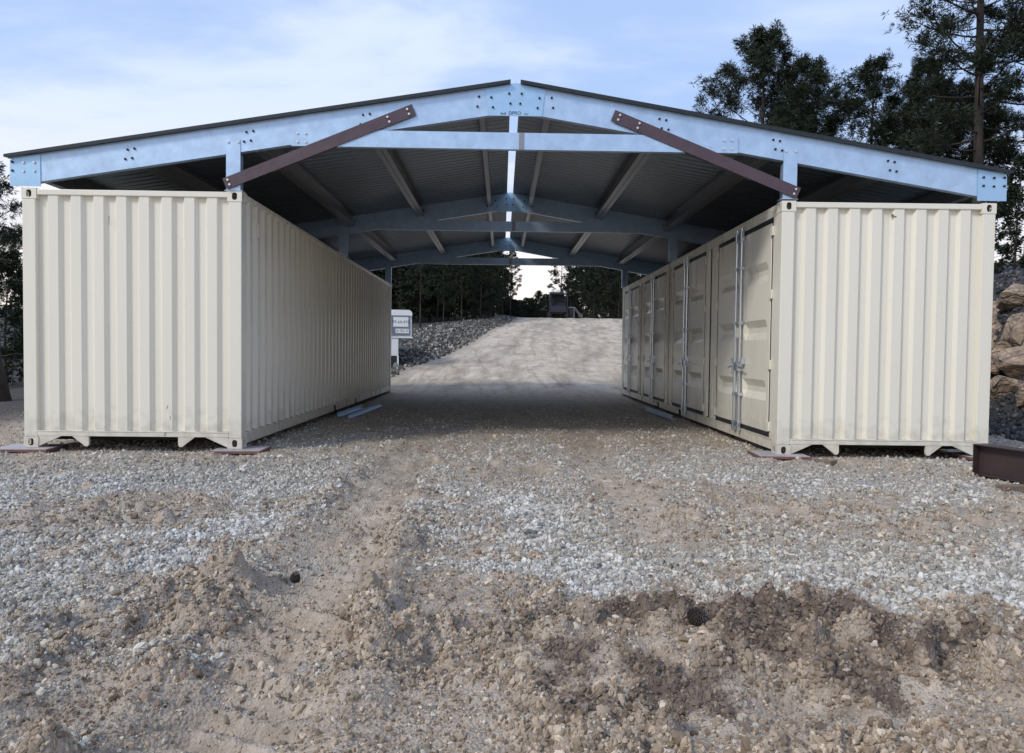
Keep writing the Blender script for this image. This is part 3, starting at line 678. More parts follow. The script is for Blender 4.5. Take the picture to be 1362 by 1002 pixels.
# ------------------------------------------------------------------ loose things on the ground
def steel_angle(label, x0, y0, x1, y1, w=.07):
    d = Vector((x1 - x0, y1 - y0, 0)); ln = d.length; d.normalize(); z = gz((x0 + x1) / 2, (y0 + y1) / 2)
    mb = MB().sweep([(0, 0), (w, 0), (w, .006), (.006, .006), (.006, w), (0, w)], (0, 0, 0), (0, ln, 0), (1, 0, 0), (0, 0, 1))
    o = mb.build('steel_angle', M_GALV, None, loc=(x0, y0, z + .02), rot=(0, 0, -math.atan2(d.x, d.y)))
    return tag(o, label, 'steel angle', 'offcuts of steel angle')
steel_angle('bright galvanised steel angle lying beside the left container wall', .36, 4.35, .46, 7.3, .06)
steel_angle('dull galvanised steel angle half under the left container wall', .12, 4.6, .18, 6.6, .07)
steel_angle('galvanised steel angle lying under the side doors of the right container', 5.93, 4.6, 5.86, 6.7, .09)
def plank(label, x, y, rz, l, w, h, tilt=0.):
    mb = MB(); n = 6; vs = []
    for i in range(n + 1):
        t = i / n; jx = .004 * math.sin(i * 2.3)
        for a, b in ((-1, 0), (1, 0), (1, 1), (-1, 1)): vs.append((-l / 2 + l * t, a * w / 2 + jx, b * h + .002 * math.cos(i * 3 + a)))
    mb.add(vs, [(0, 1, 2, 3), tuple(range(4 * n, 4 * n + 4))] + [(4 * i + k, 4 * i + (k + 1) % 4, 4 * i + 4 + (k + 1) % 4, 4 * i + 4 + k) for i in range(n) for k in range(4)])
    o = mb.build('wood_block', M_WOOD, None, bevel=.004, loc=(x, y, gz(x, y) + .0), rot=(0, tilt, rz)); return tag(o, label, 'wood block')
plank('short dark offcut of timber lying at the foot of the right container', 6.46, -.27, -.9, .36, .15, .05, -.05)
plank('weathered timber block lying in front of the brown steel beam', 7.63, -2.02, .12, .62, .11, .06)
# small dark stones beside the offcut
# I-beam at the right edge
bd = Vector((.28, -.96, 0)).normalized(); bl = 4.2
t = empty('steel_beam', 'dark brown steel I-beam lying on the gravel at the right edge', 'beam', (7.66, -1.22, gz(7.66, -1.3) + .012), (0, 0, -math.atan2(bd.x, bd.y)))
MB().box(-.004, .004, 0, bl, .012, .288).build('web', M_BEAM, t)
MB().box(-.085, .085, 0, bl, .2882, .300).build('flange', M_BEAM, t, bevel=.002); MB().box(-.085, .085, 0, bl, 0, .0118).build('flange', M_BEAM, t, bevel=.002)
MB().box(-.080, .080, .001, .011, .013, .287).build('end_plate', M_BEAM, t)
# pine cones
def pine_cone(label, x, y, r, lean):
    mb = MB(); nsc = 90
    mb.tube([(0, 0, -.9 * r), (0, 0, -.5 * r), (0, 0, .1 * r), (0, 0, .8 * r), (0, 0, 1.15 * r)], [.25 * r, .55 * r, .62 * r, .42 * r, .1 * r], 10)
    for i in range(nsc):
        t_ = (i + .5) / nsc; z = (-.85 + 1.95 * t_) * r; a = i * 2.39996; R = r * (.55 + .55 * math.sin(math.pi * min(1, t_ * .86 + .12)) ** .8) * (1 - .25 * t_)
        u = Vector((math.cos(a), math.sin(a), 0)); v = Vector((-math.sin(a), math.cos(a), 0)); p = Vector((0, 0, z)); w = .26 * r * (1 - .35 * t_)
        tip = u * R + p + Vector((0, 0, .22 * r)); b0 = u * R * .4 + p
        vs = [b0 - v * w * .5, b0 + v * w * .5, tip + v * w - Vector((0, 0, .05 * r)), tip - v * w - Vector((0, 0, .05 * r)), tip + u * .10 * r + Vector((0, 0, .10 * r)), b0 + Vector((0, 0, .16 * r))]
        mb.add(vs, [(0, 1, 2, 3), (3, 2, 4), (0, 3, 5), (1, 5, 2), (5, 3, 4), (5, 4, 2)])
    o = mb.build('pine_cone', M_CONE, None, loc=(x, y, max(gz(x + a, y + b) for a in (-.03, 0, .03) for b in (-.05, -.02, .02)) + r * .75), rot=lean); return tag(o, label, 'pine cone', 'pine cones on the ground')
pine_cone('small dark pine cone beside the tyre track on the left', 1.853, -4.78, .026, (.35, .15, 0))
pine_cone('larger dark pine cone in the dirt on the right', 3.735, -5.50, .037, (1.2, .2, .6))

# ------------------------------------------------------------------ rocks
def rock_mesh(name, seed, m, sub=1, flat=(1, .8, .6), rough=.35, npl=9):
    bm = bmesh.new(); bmesh.ops.create_icosphere(bm, subdivisions=sub, radius=1); r = random.Random(seed)
    planes = [(Vector((r.gauss(0, 1), r.gauss(0, 1), r.gauss(0, 1))).normalized(), r.uniform(.5, .8)) for _ in range(npl)]
    for v in bm.verts:
        p = v.co.copy()
        for n, d in planes:
            k = p.dot(n) - d
            if k > 0: p -= n * k
        p *= 1 + r.uniform(-.5, .5) * rough * .25
        v.co = Vector((p.x * flat[0], p.y * flat[1], p.z * flat[2]))
    me = bpy.data.meshes.new(name); bm.to_mesh(me); bm.free(); me.materials.append(m); return me
M_ROCKT = material('tan_rock', (.31, .23, .165), .9, 0, .75, 3.0, .08, 3.5)
M_ROCKG = material('grey_rock', (.15, .16, .155), .9, 0, .4, 3, .02, 9, objrand=.45)
M_ROCKP = material('pale_rock', (.40, .40, .37), .9, 0, .3, 3, .01, 9)
M_SLATE = material('dark_shale', (.055, .055, .062), .9, 0, .4, 5)
ROCKS = [rock_mesh('rock', 100 + i, M_ROCKG, 2, (1, .8, .62)) for i in range(5)]
def mesh_arrays(me):
    V = np.zeros(len(me.vertices) * 3, np.float32); me.vertices.foreach_get('co', V)
    F = np.array([p.vertices[:] for p in me.polygons]); return V.reshape(-1, 3), F
def scatter_mesh(name, protos, P, S, m, seed):
    """joins many rocks into one mesh (stuff)"""
    r = np.random.default_rng(seed); VV = []; FF = []; TT = []; b = 0; A = [mesh_arrays(p) for p in protos]
    for p, s in zip(P, S):
        V, F = A[r.integers(len(A))]; q = Euler(r.uniform(-3, 3, 3)).to_matrix(); q = np.array(q)
        VV.append(V @ q.T * s + p); FF.append(F + b); b += len(V); TT.append(np.full(len(V), r.uniform() ** 4))
    return np_mesh(name, np.concatenate(VV), np.concatenate(FF), m, False, dict(tint=np.concatenate(TT)))
LOW = [rock_mesh('rock_low', 200 + i, M_ROCKG, 1, (1, .7, .45)) for i in range(6)]
# rubble bank beside the road
n = 4200; yy = rng.uniform(15.5, 56, n); ss = rng.gamma(2.0, .6, n) + .1
xx = road_edge(yy) - ss; P = np.stack([xx, yy, ground(xx, yy) + .02], -1); S = rng.uniform(.035, .10, n) * (1 + .012 * (yy - 15)); P = P[(xx > -.75) | (yy > 21)]; S = S[:len(P)]
o = link('rubble', scatter_mesh('rubble', LOW, P, S, leaf_mat('rubble_stone', (.070, .062, .052), (.52, .49, .43)), 3)); tag(o, 'grey broken stone heaped along the left edge of the road', kind='stuff')
for i in range(26):
    y = rng.uniform(17, 46); x = float(road_edge(y)) - rng.uniform(.4, 2.4); s = rng.uniform(.13, .26)
    o = link('rock', ROCKS[i % 5], None, (x, y, gz(x, y) + .06), tuple(rng.uniform(-3, 3, 3)), (s, s, s * .8))
    tag(o, 'larger angular rock in the rubble bank beside the gravel road', 'rock', 'rocks in the rubble bank')
# shale slope and boulders at the right
n = 13000; xx = rng.uniform(10.2, 16.5, n); yy = rng.uniform(-.5, 13, n); P = np.stack([xx, yy, ground(xx, yy) + .02], -1); S = rng.uniform(.03, .10, n)
o = link('shale_rubble', scatter_mesh('shale_rubble', LOW, P, S, leaf_mat('shale_stone', (.035, .035, .04), (.17, .165, .16)), 4)); tag(o, 'dark loose shale lying on the cut slope behind the right container', kind='stuff')
def crack(m):
    t = m.node_tree; lk = t.links.new; b = t.nodes['Principled BSDF']; c = N(t, 'ShaderNodeTexCoord'); nz = N(t, 'ShaderNodeTexNoise'); nz.inputs['Scale'].default_value = 2.5; lk(c.outputs['Object'], nz.inputs['Vector'])
    mxv = N(t, 'ShaderNodeMix', data_type='RGBA'); mxv.inputs[0].default_value = .28; lk(c.outputs['Object'], mxv.inputs[6]); lk(nz.outputs['Color'], mxv.inputs[7])
    v = N(t, 'ShaderNodeTexVoronoi', feature='DISTANCE_TO_EDGE'); v.inputs['Scale'].default_value = 2.3; lk(mxv.outputs[2], v.inputs['Vector'])
    r = N(t, 'ShaderNodeMapRange'); r.inputs[2].default_value = .07; lk(v.outputs[0], r.inputs[0]); bp = N(t, 'ShaderNodeBump'); bp.inputs['Distance'].default_value = .03; lk(r.outputs[0], bp.inputs['Height'])
    old = b.inputs['Normal'].links[0].from_socket; lk(old, bp.inputs['Normal']); lk(bp.outputs[0], b.inputs['Normal'])
crack(M_ROCKT)
BOUL = [rock_mesh('boulder', 300 + i, M_ROCKT, 4, (1, .85, .8), .05, 15) for i in range(5)]
bl_spec = [
    (13.35, 6.6, 2.30, (.62, .55, .40), 'tan boulder highest on the cut slope at the right edge'),
    (12.80, 6.4, 1.98, (.55, .55, .50), 'upper tan boulder next to the right container wall'),
    (12.95, 5.9, 1.62, (.60, .55, .62), 'steep faced tan boulder at the frame edge, second from the top'),
    (12.35, 6.1, 1.60, (.50, .55, .60), 'brown boulder half hidden by the right container, middle of the heap'),
    (12.25, 5.6, 1.12, (.55, .5, .48), 'brown boulder below the half hidden one beside the container'),
    (12.55, 5.3, .98, (.52, .5, .46), 'rounded pinkish tan boulder in the middle of the right edge'),
    (12.02, 5.0, .58, (.50, .45, .40), 'lowest tan boulder beside the container above the dark shale'),
    (12.45, 4.8, .50, (.45, .45, .36), 'low tan boulder at the right edge above the steel beam'),
]
for i, (x, y, z, s, lb) in enumerate(bl_spec):
    d = Vector((x, y, z)) - Vector(CAMP); k = .55
    while k < 1.1 and CAMP[2] + d.z * k > float(coarse(CAMP[0] + d.x * k, CAMP[1] + d.y * k)): k += .004      # seat it on the slope's surface
    p = Vector(CAMP) + d * (k - .012)
    o = link('boulder', BOUL[i % 5], None, p, (rng.uniform(-.4, .4), rng.uniform(-.4, .4), rng.uniform(0, 6)), s); tag(o, lb, 'boulder', 'boulders of the cut bank')

# ------------------------------------------------------------------ gravel (stuff, geometry nodes)
def stone_material():
    m = bpy.data.materials.new('gravel_stone'); m.use_nodes = True; t = m.node_tree; b = t.nodes['Principled BSDF']; lk = t.links.new
    oi = N(t, 'ShaderNodeObjectInfo'); a = N(t, 'ShaderNodeAttribute', attribute_name='tint', attribute_type='INSTANCER')
    r1 = N(t, 'ShaderNodeValToRGB'); r1.color_ramp.elements[0].color = (.25, .235, .21, 1); r1.color_ramp.elements[1].color = (.72, .705, .67, 1)
    e = r1.color_ramp.elements.new(.55); e.color = (.50, .475, .435, 1)
    r2_ = N(t, 'ShaderNodeValToRGB'); r2_.color_ramp.elements[0].color = (.18, .133, .092, 1); r2_.color_ramp.elements[1].color = (.64, .545, .43, 1)
    e = r2_.color_ramp.elements.new(.8); e.color = (.45, .355, .26, 1)
    lk(oi.outputs['Random'], r1.inputs[0]); lk(oi.outputs['Random'], r2_.inputs[0])
    mx = N(t, 'ShaderNodeMix', data_type='RGBA'); lk(a.outputs['Fac'], mx.inputs[0]); lk(r2_.outputs[0], mx.inputs[6]); lk(r1.outputs[0], mx.inputs[7])
    c = N(t, 'ShaderNodeTexCoord'); n = N(t, 'ShaderNodeTexNoise'); n.inputs['Scale'].default_value = 2.5; n.inputs['Detail'].default_value = 4; lk(c.outputs['Object'], n.inputs['Vector'])
    dw = N(t, 'ShaderNodeAttribute', attribute_name='clean', attribute_type='INSTANCER'); m4 = N(t, 'ShaderNodeMix', data_type='RGBA', blend_type='MULTIPLY'); m4.inputs[0].default_value = 1; m5 = N(t, 'ShaderNodeMix', data_type='RGBA'); m5.inputs[6].default_value = (.90, .86, .79, 1); m5.inputs[7].default_value = (1.04, 1.05, 1.06, 1); lk(dw.outputs['Fac'], m5.inputs[0]); m6 = N(t, 'ShaderNodeMix', data_type='RGBA'); m6.inputs[6].default_value = (1, 1, 1, 1); lk(a.outputs['Fac'], m6.inputs[0]); lk(m5.outputs[2], m6.inputs[7]); lk(mx.outputs[2], m4.inputs[6]); lk(m6.outputs[2], m4.inputs[7]); mx = m4
    ds = N(t, 'ShaderNodeAttribute', attribute_name='soil', attribute_type='INSTANCER'); m3 = N(t, 'ShaderNodeMix', data_type='RGBA'); m3.inputs[7].default_value = (.12, .088, .07, 1)
    lk(ds.outputs['Fac'], m3.inputs[0]); lk(mx.outputs[2], m3.inputs[6]); mx = m3
    mr = N(t, 'ShaderNodeMapRange'); mr.inputs[3].default_value = .7; mr.inputs[4].default_value = 1.25; lk(n.outputs[0], mr.inputs[0])
    v = N(t, 'ShaderNodeVectorMath', operation='SCALE'); lk(mx.outputs[2], v.inputs[0]); lk(mr.outputs[0], v.inputs['Scale']); lk(v.outputs[0], b.inputs['Base Color'])
    b.inputs['Roughness'].default_value = .85; b.inputs['Specular IOR Level'].default_value = .3
    return m
M_STONE = stone_material()
n = 640000
r = np.sqrt(rng.uniform(0, 1, n)) ; u = rng.uniform(0, 1, n)
rr = 1.5 * (20 / 1.5) ** u; aa = np.radians(rng.uniform(-44, 44, n))      # log-uniform in distance
sx_ = CAMP[0] + rr * np.sin(aa); sy_ = CAMP[1] + rr * np.cos(aa)
g2, d2, q2, w2 = masks(sx_, sy_)
patch = fbm(sx_ * 2.2, sy_ * 2.2, 130, 3)
keep = rng.uniform(0, 1, n) < np.clip((.20 + .8 * g2) * (.6 + .9 * patch) * (1 - .6 * track(sx_, sy_)) * np.clip(rr / 3.2, .5, 1) * sst(20, 9, rr), 0, 1) * .8
sx_, sy_, g2, rr, d2, w2 = sx_[keep], sy_[keep], g2[keep], rr[keep], d2[keep], w2[keep]; n = len(sx_)
scl = np.clip(rng.lognormal(math.log(.0048), .52, n), .0022, .017) * (.85 + .3 * g2)
scl = scl * np.clip(rr / 4.0, .85, 1.2)
big = rng.uniform(0, 1, n) < .008; scl[big] *= rng.uniform(1.3, 2.0, big.sum())
sz_ = ground(sx_, sy_) + scl * .18
tint = np.clip((g2 > rng.uniform(.0, .9, n)).astype(float) * (1 - .8 * d2), 0, 1)
tint = np.where(rng.uniform(0, 1, n) < .10, .8, tint)
nk = 130000; rk = 1.5 * (6.5 / 1.5) ** rng.uniform(0, 1, nk); ak = np.radians(rng.uniform(-44, 44, nk))
kx = CAMP[0] + rk * np.sin(ak); ky = CAMP[1] + rk * np.cos(ak); gk, dk_, _q, _w2 = masks(kx, ky)
kk = rng.uniform(0, 1, nk) < np.clip((1 - gk) * (sst(.42, .62, fbm(kx * 1.9, ky * 1.9, 77, 3)) + .5 * dk_ + .06), 0, 1) * (1 - .85 * track(kx, ky)) * np.clip(rk / 3, .5, 1)
kx, ky = kx[kk], ky[kk]; nk = len(kx); ks = np.clip(rng.lognormal(math.log(.0062), .45, nk), .003, .021)
sx_ = np.concatenate([sx_, kx]); sy_ = np.concatenate([sy_, ky]); sz_ = np.concatenate([sz_, ground(kx, ky) + ks * .05]); scl = np.concatenate([scl, ks]); tint = np.concatenate([tint, np.full(nk, 0.)]); n = len(sx_)
soil = np.concatenate([np.clip(d2 * .95, 0, 1), dk_[kk]]) * rng.uniform(.45, 1, n)
clean = np.concatenate([w2, np.zeros(nk)])
pm = bpy.data.meshes.new('gravel'); pm.vertices.add(n); pm.vertices.foreach_set('co', np.stack([sx_, sy_, sz_], -1).astype(np.float32).ravel())
for nm, a in (('scl', scl), ('tint', tint), ('soil', soil), ('clean', clean)):
    at = pm.attributes.new(nm, 'FLOAT', 'POINT'); at.data.foreach_set('value', a.astype(np.float32))
at = pm.attributes.new('pick', 'INT', 'POINT'); at.data.foreach_set('value', rng.integers(0, 5, n).astype(np.int32))
at = pm.attributes.new('rot', 'FLOAT_VECTOR', 'POINT'); at.data.foreach_set('vector', rng.uniform(-3.14, 3.14, (n, 3)).astype(np.float32).ravel())
gvo = link('gravel', pm); tag(gvo, 'loose pale gravel and small clods scattered over the yard', kind='stuff')
ng = bpy.data.node_groups.new('scatter_stones', 'GeometryNodeTree')
ng.interface.new_socket('Geometry', in_out='INPUT', socket_type='NodeSocketGeometry'); ng.interface.new_socket('Geometry', in_out='OUTPUT', socket_type='NodeSocketGeometry')
gi = N(ng, 'NodeGroupInput'); gout = N(ng, 'NodeGroupOutput'); iop = N(ng, 'GeometryNodeInstanceOnPoints'); g2i = N(ng, 'GeometryNodeGeometryToInstance')
for k in range(5):
    ic = N(ng, 'GeometryNodeMeshIcoSphere'); ic.inputs['Subdivisions'].default_value = 2; ic.inputs['Radius'].default_value = 1
    sp = N(ng, 'GeometryNodeSetPosition'); nz = N(ng, 'ShaderNodeTexNoise'); nz.inputs['Scale'].default_value = 1.1; nz.inputs['Detail'].default_value = 2
    ps = N(ng, 'GeometryNodeInputPosition'); ad = N(ng, 'ShaderNodeVectorMath', operation='ADD'); ad.inputs[1].default_value = (k * 7.3, k * 3.1, 1.7 * k); ng.links.new(ps.outputs[0], ad.inputs[0]); ng.links.new(ad.outputs[0], nz.inputs['Vector'])
    sb = N(ng, 'ShaderNodeVectorMath', operation='SUBTRACT'); sb.inputs[1].default_value = (.5, .5, .5); ng.links.new(nz.outputs['Color'], sb.inputs[0])
    sc_ = N(ng, 'ShaderNodeVectorMath', operation='SCALE'); sc_.inputs['Scale'].default_value = 2.0; ng.links.new(sb.outputs[0], sc_.inputs[0])
    ng.links.new(ic.outputs[0], sp.inputs['Geometry']); ng.links.new(sc_.outputs[0], sp.inputs['Offset'])
    tr_ = N(ng, 'GeometryNodeTransform'); tr_.inputs['Scale'].default_value = [(1.25, .95, .75), (1.1, 1, .6), (1.3, .8, .8), (1, 1, .9), (1.4, 1, .55)][k]
    ng.links.new(sp.outputs[0], tr_.inputs[0]); st = N(ng, 'GeometryNodeSetMaterial'); st.inputs['Material'].default_value = M_STONE
    ng.links.new(tr_.outputs[0], st.inputs[0]); ng.links.new(st.outputs[0], g2i.inputs[0])
def na(n_, t_):
    q = N(ng, 'GeometryNodeInputNamedAttribute', data_type=t_); q.inputs['Name'].default_value = n_; return q.outputs[0]
ng.links.new(gi.outputs[0], iop.inputs['Points']); ng.links.new(g2i.outputs[0], iop.inputs['Instance']); iop.inputs['Pick Instance'].default_value = True
ng.links.new(na('pick', 'INT'), iop.inputs['Instance Index']); ng.links.new(na('rot', 'FLOAT_VECTOR'), iop.inputs['Rotation']); ng.links.new(na('scl', 'FLOAT'), iop.inputs['Scale'])
ng.links.new(iop.outputs[0], gout.inputs[0])
md = gvo.modifiers.new('scatter', 'NODES'); md.node_group = ng

# ------------------------------------------------------------------ trees
def pine_meshes(seed, H, base, R, limbs, tuft, ntuft, K, trunk_r, bend=.3, top_round=1.0, needle_w=.028):
    r = np.random.default_rng(seed); mb = MB()
    m = 9; bx, by = r.uniform(-bend, bend, 2)
    def tp(t): return np.array([bx * t * t + .12 * math.sin(3 * t + seed), by * t * t + .1 * math.sin(4 * t), H * t])
    mb.tube([tp(i / (m - 1)) for i in range(m)], [trunk_r * (1 - .88 * (i / (m - 1)) ** 1.1) * (1.25 if i == 0 else 1) for i in range(m)], 8)
    C = []; Dd = []
    for k in range(limbs):
        t = base + (1 - base) * ((k + r.uniform(0, .9)) / limbs) ** .9; t = min(t, .985)
        q = (t - base) / (1 - base); prof = (math.sin(math.pi * min(1, .22 + q * .80)) ** .75) * top_round + (1 - top_round) * (1 - q)
        ln = R * prof * r.uniform(.6, 1.15) + .25; a = k * 2.4 + r.uniform(-.6, .6); el = r.uniform(.02, .35) + .55 * q
        p0 = tp(t); d = np.array([math.cos(a) * math.cos(el), math.sin(a) * math.cos(el), math.sin(el)])
        pts = []
        for j in range(5):
            s = j / 4; p = p0 + d * ln * s + np.array([0, 0, ln * (-.20 * s + .26 * s * s)]); pts.append(p)
        br = max(.012, trunk_r * .28 * (ln / R) * (1 - .6 * q)); mb.tube(pts, [br, br * .8, br * .6, br * .42, br * .2], 5)
        nb = max(3, int(4 + ln * 2.2))
        for b_ in range(nb):
            s = r.uniform(.38, 1.0) ** .8; j = min(3, int(s * 4)); f = s * 4 - j; p = pts[j] * (1 - f) + pts[j + 1] * f
            sd_ = np.cross(d, [0, 0, 1]); sd_ /= np.linalg.norm(sd_) + 1e-6
            dd = d * r.uniform(.2, .9) + sd_ * r.uniform(-1, 1) + np.array([0, 0, r.uniform(-.05, .65)]); dd /= np.linalg.norm(dd)
            sl = r.uniform(.3, .85) * (.35 + .22 * ln); e = p + dd * sl
            mb.tube([p, (p + e) / 2 + [0, 0, .03], e], [br * .35 + .006, .008, .004], 3)
            nt_ = max(2, int(ntuft * r.uniform(.5, 1.5)))
            for q_ in range(nt_):
                w = r.uniform(.35, 1.05); C.append(p + dd * sl * w + r.normal(0, .10 + .05 * ln * .4, 3)); Dd.append(dd + r.normal(0, .35, 3) + [0, 0, .35])
    C = np.array(C); Dd = np.array(Dd); Dd /= np.linalg.norm(Dd, axis=1)[:, None]; n = len(C)
    v = r.normal(0, 1, (n, K, 3)); v /= np.linalg.norm(v, axis=2)[..., None]; v = v * .95 + Dd[:, None, :] * .85; v /= np.linalg.norm(v, axis=2)[..., None]
    ln = tuft * r.uniform(.65, 1.2, (n, K, 1)); sd_ = np.cross(v, r.normal(0, 1, (n, K, 3))); sd_ /= np.linalg.norm(sd_, axis=2)[..., None]
    c = C[:, None, :] + 0 * v; w = needle_w * r.uniform(.7, 1.3, (n, K, 1))
    a = c + v * ln * .08; mid = c + v * ln * .55; tipp = c + v * ln - np.array([0, 0, .12]) * ln
    V = np.stack([a, mid + sd_ * w, tipp, mid - sd_ * w], 2).reshape(-1, 3)
    F = np.arange(len(V)).reshape(-1, 4)
    tint = np.repeat(np.clip(r.normal(.42, .25, n), 0, 1), K * 4)
    return mb.mesh('pine_trunk', M_BARK, True, fix=False), np_mesh('pine_crown', V, F, M_NEEDLE, False, dict(tint=tint))
def tree(meshes, label, x, y, rz=0., s=1., group=None, lean=(0, 0), z=None, name='pine_tree', sz=None):
    t = empty(name, label, 'tree', (x, y, (float(coarse(x, y)) if z is None else z) - .1), (lean[0], lean[1], rz), group); t.scale = (s, s, sz or s)
    link('trunk', meshes[0], t); link('crown', meshes[1], t); return t
PA = pine_meshes(11, 13.0, .15, 3.4, 78, .27, 11, 11, .20, .5, .85, .014)              # broad rounded pine
PB = pine_meshes(12, 10.0, .12, 2.6, 58, .25, 9, 11, .15, .4, .8, .014)               # smaller, open
PC = pine_meshes(13, 22.0, .20, 2.7, 100, .29, 9, 11, .19, .5, .8, .015)               # tall
FD1 = pine_meshes(21, 13.0, .02, 2.4, 64, .42, 2, 9, .13, .4, .5, .06)     # forest, low branched
FD2 = pine_meshes(22, 11.0, .03, 2.7, 58, .42, 2, 9, .12, .5, .7, .06)
FT1 = pine_meshes(23, 16.0, .34, 2.6, 46, .42, 2, 9, .14, .5, .8, .06)     # forest, tall bare trunk
FT2 = pine_meshes(24, 15.0, .28, 2.3, 46, .42, 2, 9, .12, .7, .8, .06)
G1 = 'pines above the roof on the right'
tree(PA, 'broad round-topped dark pine rising above the right slope of the roof', 15.5, 28, .4, 1.10, G1)
tree(PB, 'smaller open pine between the round one and the tall one on the right', 20.3, 27, 2.0, 1.0, G1)
tree(PB, 'low bushy pine right behind the round-topped pine', 18.3, 31, 4.0, 1.15, G1)
tree(PC, 'tallest pine with a straight trunk at the upper right, top cut off by the frame', 20.6, 19.5, 1.0, 1.0, G1)
tree(PC, 'tall pine at the right edge of the frame half hidden by the tallest pine', 23.6, 21, 3.3, .9, G1)
tree(PA, 'dark pine behind the right eave next to the tallest trunk', 22.3, 26, 5.2, .74, G1)
tree(PB, 'dark pine between the open pine and the tallest trunk', 21.4, 24.5, 3.9, .84, G1)
tree(FD2, 'small bushy pine low at the right edge above the shale slope', 18.6, 14.5, 1.7, .34, G1)
tree(FD1, 'dark bushy pine standing under the tallest pine at the right edge', 22.5, 22.0, 2.7, .52, G1)
tree(PA, 'dark pine filling the sky between the round pine and the open pine', 18.9, 33, 2.2, .74, G1)
G2 = 'pines beyond the left container'
tree(PB, 'sparse pine at the left edge of the frame beside the eave', -11.5, 12.5, .7, .66, G2)
tree(FD1, 'dark low-branched pine at the left edge behind the container', -11.4, 16, .3, .36, G2)
tree(FD2, 'dense dark young pine left of the container, nearest of the group', -10.2, 12.0, 2.1, .33, G2)
for x, y, rz, s, lb in ((-9.6, 15, 1, .24, 'short dark pine showing just past the left container'), (-14, 20, 4, .36, 'dark pine farther back at the left edge'), (-15.5, 26, 5, .38, 'dark pine deepest in the wood at the left edge'), (-11.6, 19, 3, .26, 'young dark pine behind the leaning trunk')):
    tree(FD1 if rz % 2 else FD2, lb, x, y, rz, s, G2)
# leaning bare trunk at the left edge
mb = MB().tube([(0, 0, -.1), (-.28, .05, 1.1), (-.62, .1, 2.3), (-1.1, .1, 3.8), (-1.7, .1, 5.4)], [.17, .145, .125, .10, .07], 9)
for k in range(7): mb.tube([(-.2 - .2 * k, .05, .9 + .6 * k), (-.2 - .2 * k + .5 * math.cos(k * 2.4), .5 * math.sin(k * 2.4), 1.0 + .6 * k)], [.02, .006], 4)
o = mb.build('leaning_trunk', M_BARK, None, smooth=True, loc=(-7.35, 7.4, float(coarse(-7.35, 7.4)))); tag(o, 'dark bare tree trunk leaning to the left beside the left container', 'tree trunk')
# forest seen under the roof
G3 = 'forest pines beyond the road'
def at_px(px, Y): return CAMP[0] + (px - 662) / FPX * (Y - CAMP[1]) * 1.0
def zone(px):
    return ('over the left container far end' if px < 521 else 'behind the white trailer' if px < 575 else 'behind the rubble bank' if px < 668 else
            'in the bright gap' if px < 765 else 'right of the machine' if px < 830 else 'past the right container')
KIND = {id(FD1): 'dark low-branched pine', id(FD2): 'dark bushy pine', id(FT1): 'tall pine with bare lower trunk', id(FT2): 'slim pine with bare lower trunk'}
fr = random.Random(5)
for Y, step, row in ((50, 13, 'front row'), (58, 13, 'second row'), (67, 14, 'middle'), (78, 15, 'deep'), (92, 14, 'farthest row')):
    px = 440.0
    while px < 880:
        px += step * fr.uniform(.6, 1.4)
        x = at_px(px, Y)
        if Y < 62 and x > float(road_edge(Y)) - 1.5 and x < 17: continue
        if 664 < px < 770: continue
        ms = fr.choice((FD1, FD2, FD1, FD2, FT1, FT2)); s = fr.uniform(.85, 1.15)
        hh = {id(FD1): 13.4, id(FD2): 11.4, id(FT1): 16.4, id(FT2): 15.4}[id(ms)]
        s = min(s, (1.14 + (.130 if px > 585 else .17) * (Y - CAMP[1]) - float(coarse(x, Y))) / hh)
        tree(ms, KIND[id(ms)] + ', ' + row + ' ' + zone(px), x, Y + fr.uniform(-3, 3), fr.uniform(0, 6), s, G3)
for px, Y, lb in ((590, 44, 'bare grey trunk nearest the trailer at the forest edge'), (613, 47, 'slim bare trunk above the rubble bank'), (640, 52, 'pine trunk halfway along the rubble bank'), (668, 55, 'left one of the two trunks where the bank meets the road crest'), (679, 56, 'right one of the two trunks where the bank meets the road crest'), (560, 40, 'dark trunk right behind the white trailer')):
    tree(FT1 if px % 2 else FT2, lb, at_px(px, Y), Y, px, min(fr.uniform(.72, .85), (1.14 + (.130 if px > 585 else .17) * (Y - CAMP[1]) - float(coarse(at_px(px, Y), Y))) / 16), 'front trunks of the forest')
tree(FT2, 'lone pine trunk standing in the bright gap behind the machine', at_px(746, 74), 74, 1.3, .62, None)
k = 0
for Y, row, p0, stp, s0 in ((71, 'front row', 664, 11, .20), (77, 'middle row', 667, 9, .24), (85, 'back row', 663, 9, .30)):
    pxs = [p0 + stp * i + fr.uniform(-3, 3) for i in range(int(112 / stp))]
    for i, px in enumerate(pxs):
        edge = 'at its left end' if i < 2 else 'at its right end' if i >= len(pxs) - 2 else 'left of its middle' if i < len(pxs) / 2 else 'right of its middle'
        tree(FD2 if k % 2 else FD1, 'low young pine in the bright gap, ' + row + ', ' + edge, at_px(px, Y), Y + fr.uniform(-2, 2), px, s0 * 1.9, 'young pines in the gap', sz=s0 * fr.uniform(.8, 1.25)); k += 1
for px, Y, s, lb in ((661, 82, .60, 'open pine on the left rim of the bright gap'), (675, 86, .42, 'small open pine just inside the left rim of the bright gap'), (766, 82, .7, 'open pine on the right rim of the bright gap'), (774, 88, .8, 'taller open pine right of the bright gap'), (755, 92, .42, 'small open pine just inside the right rim of the bright gap'), (716, 95, .33, 'small pine standing up in the middle of the bright gap')):
    tree(FT1 if int(px) % 2 else FT2, lb, at_px(px, Y), Y, px, s, 'pines on the rim of the gap')
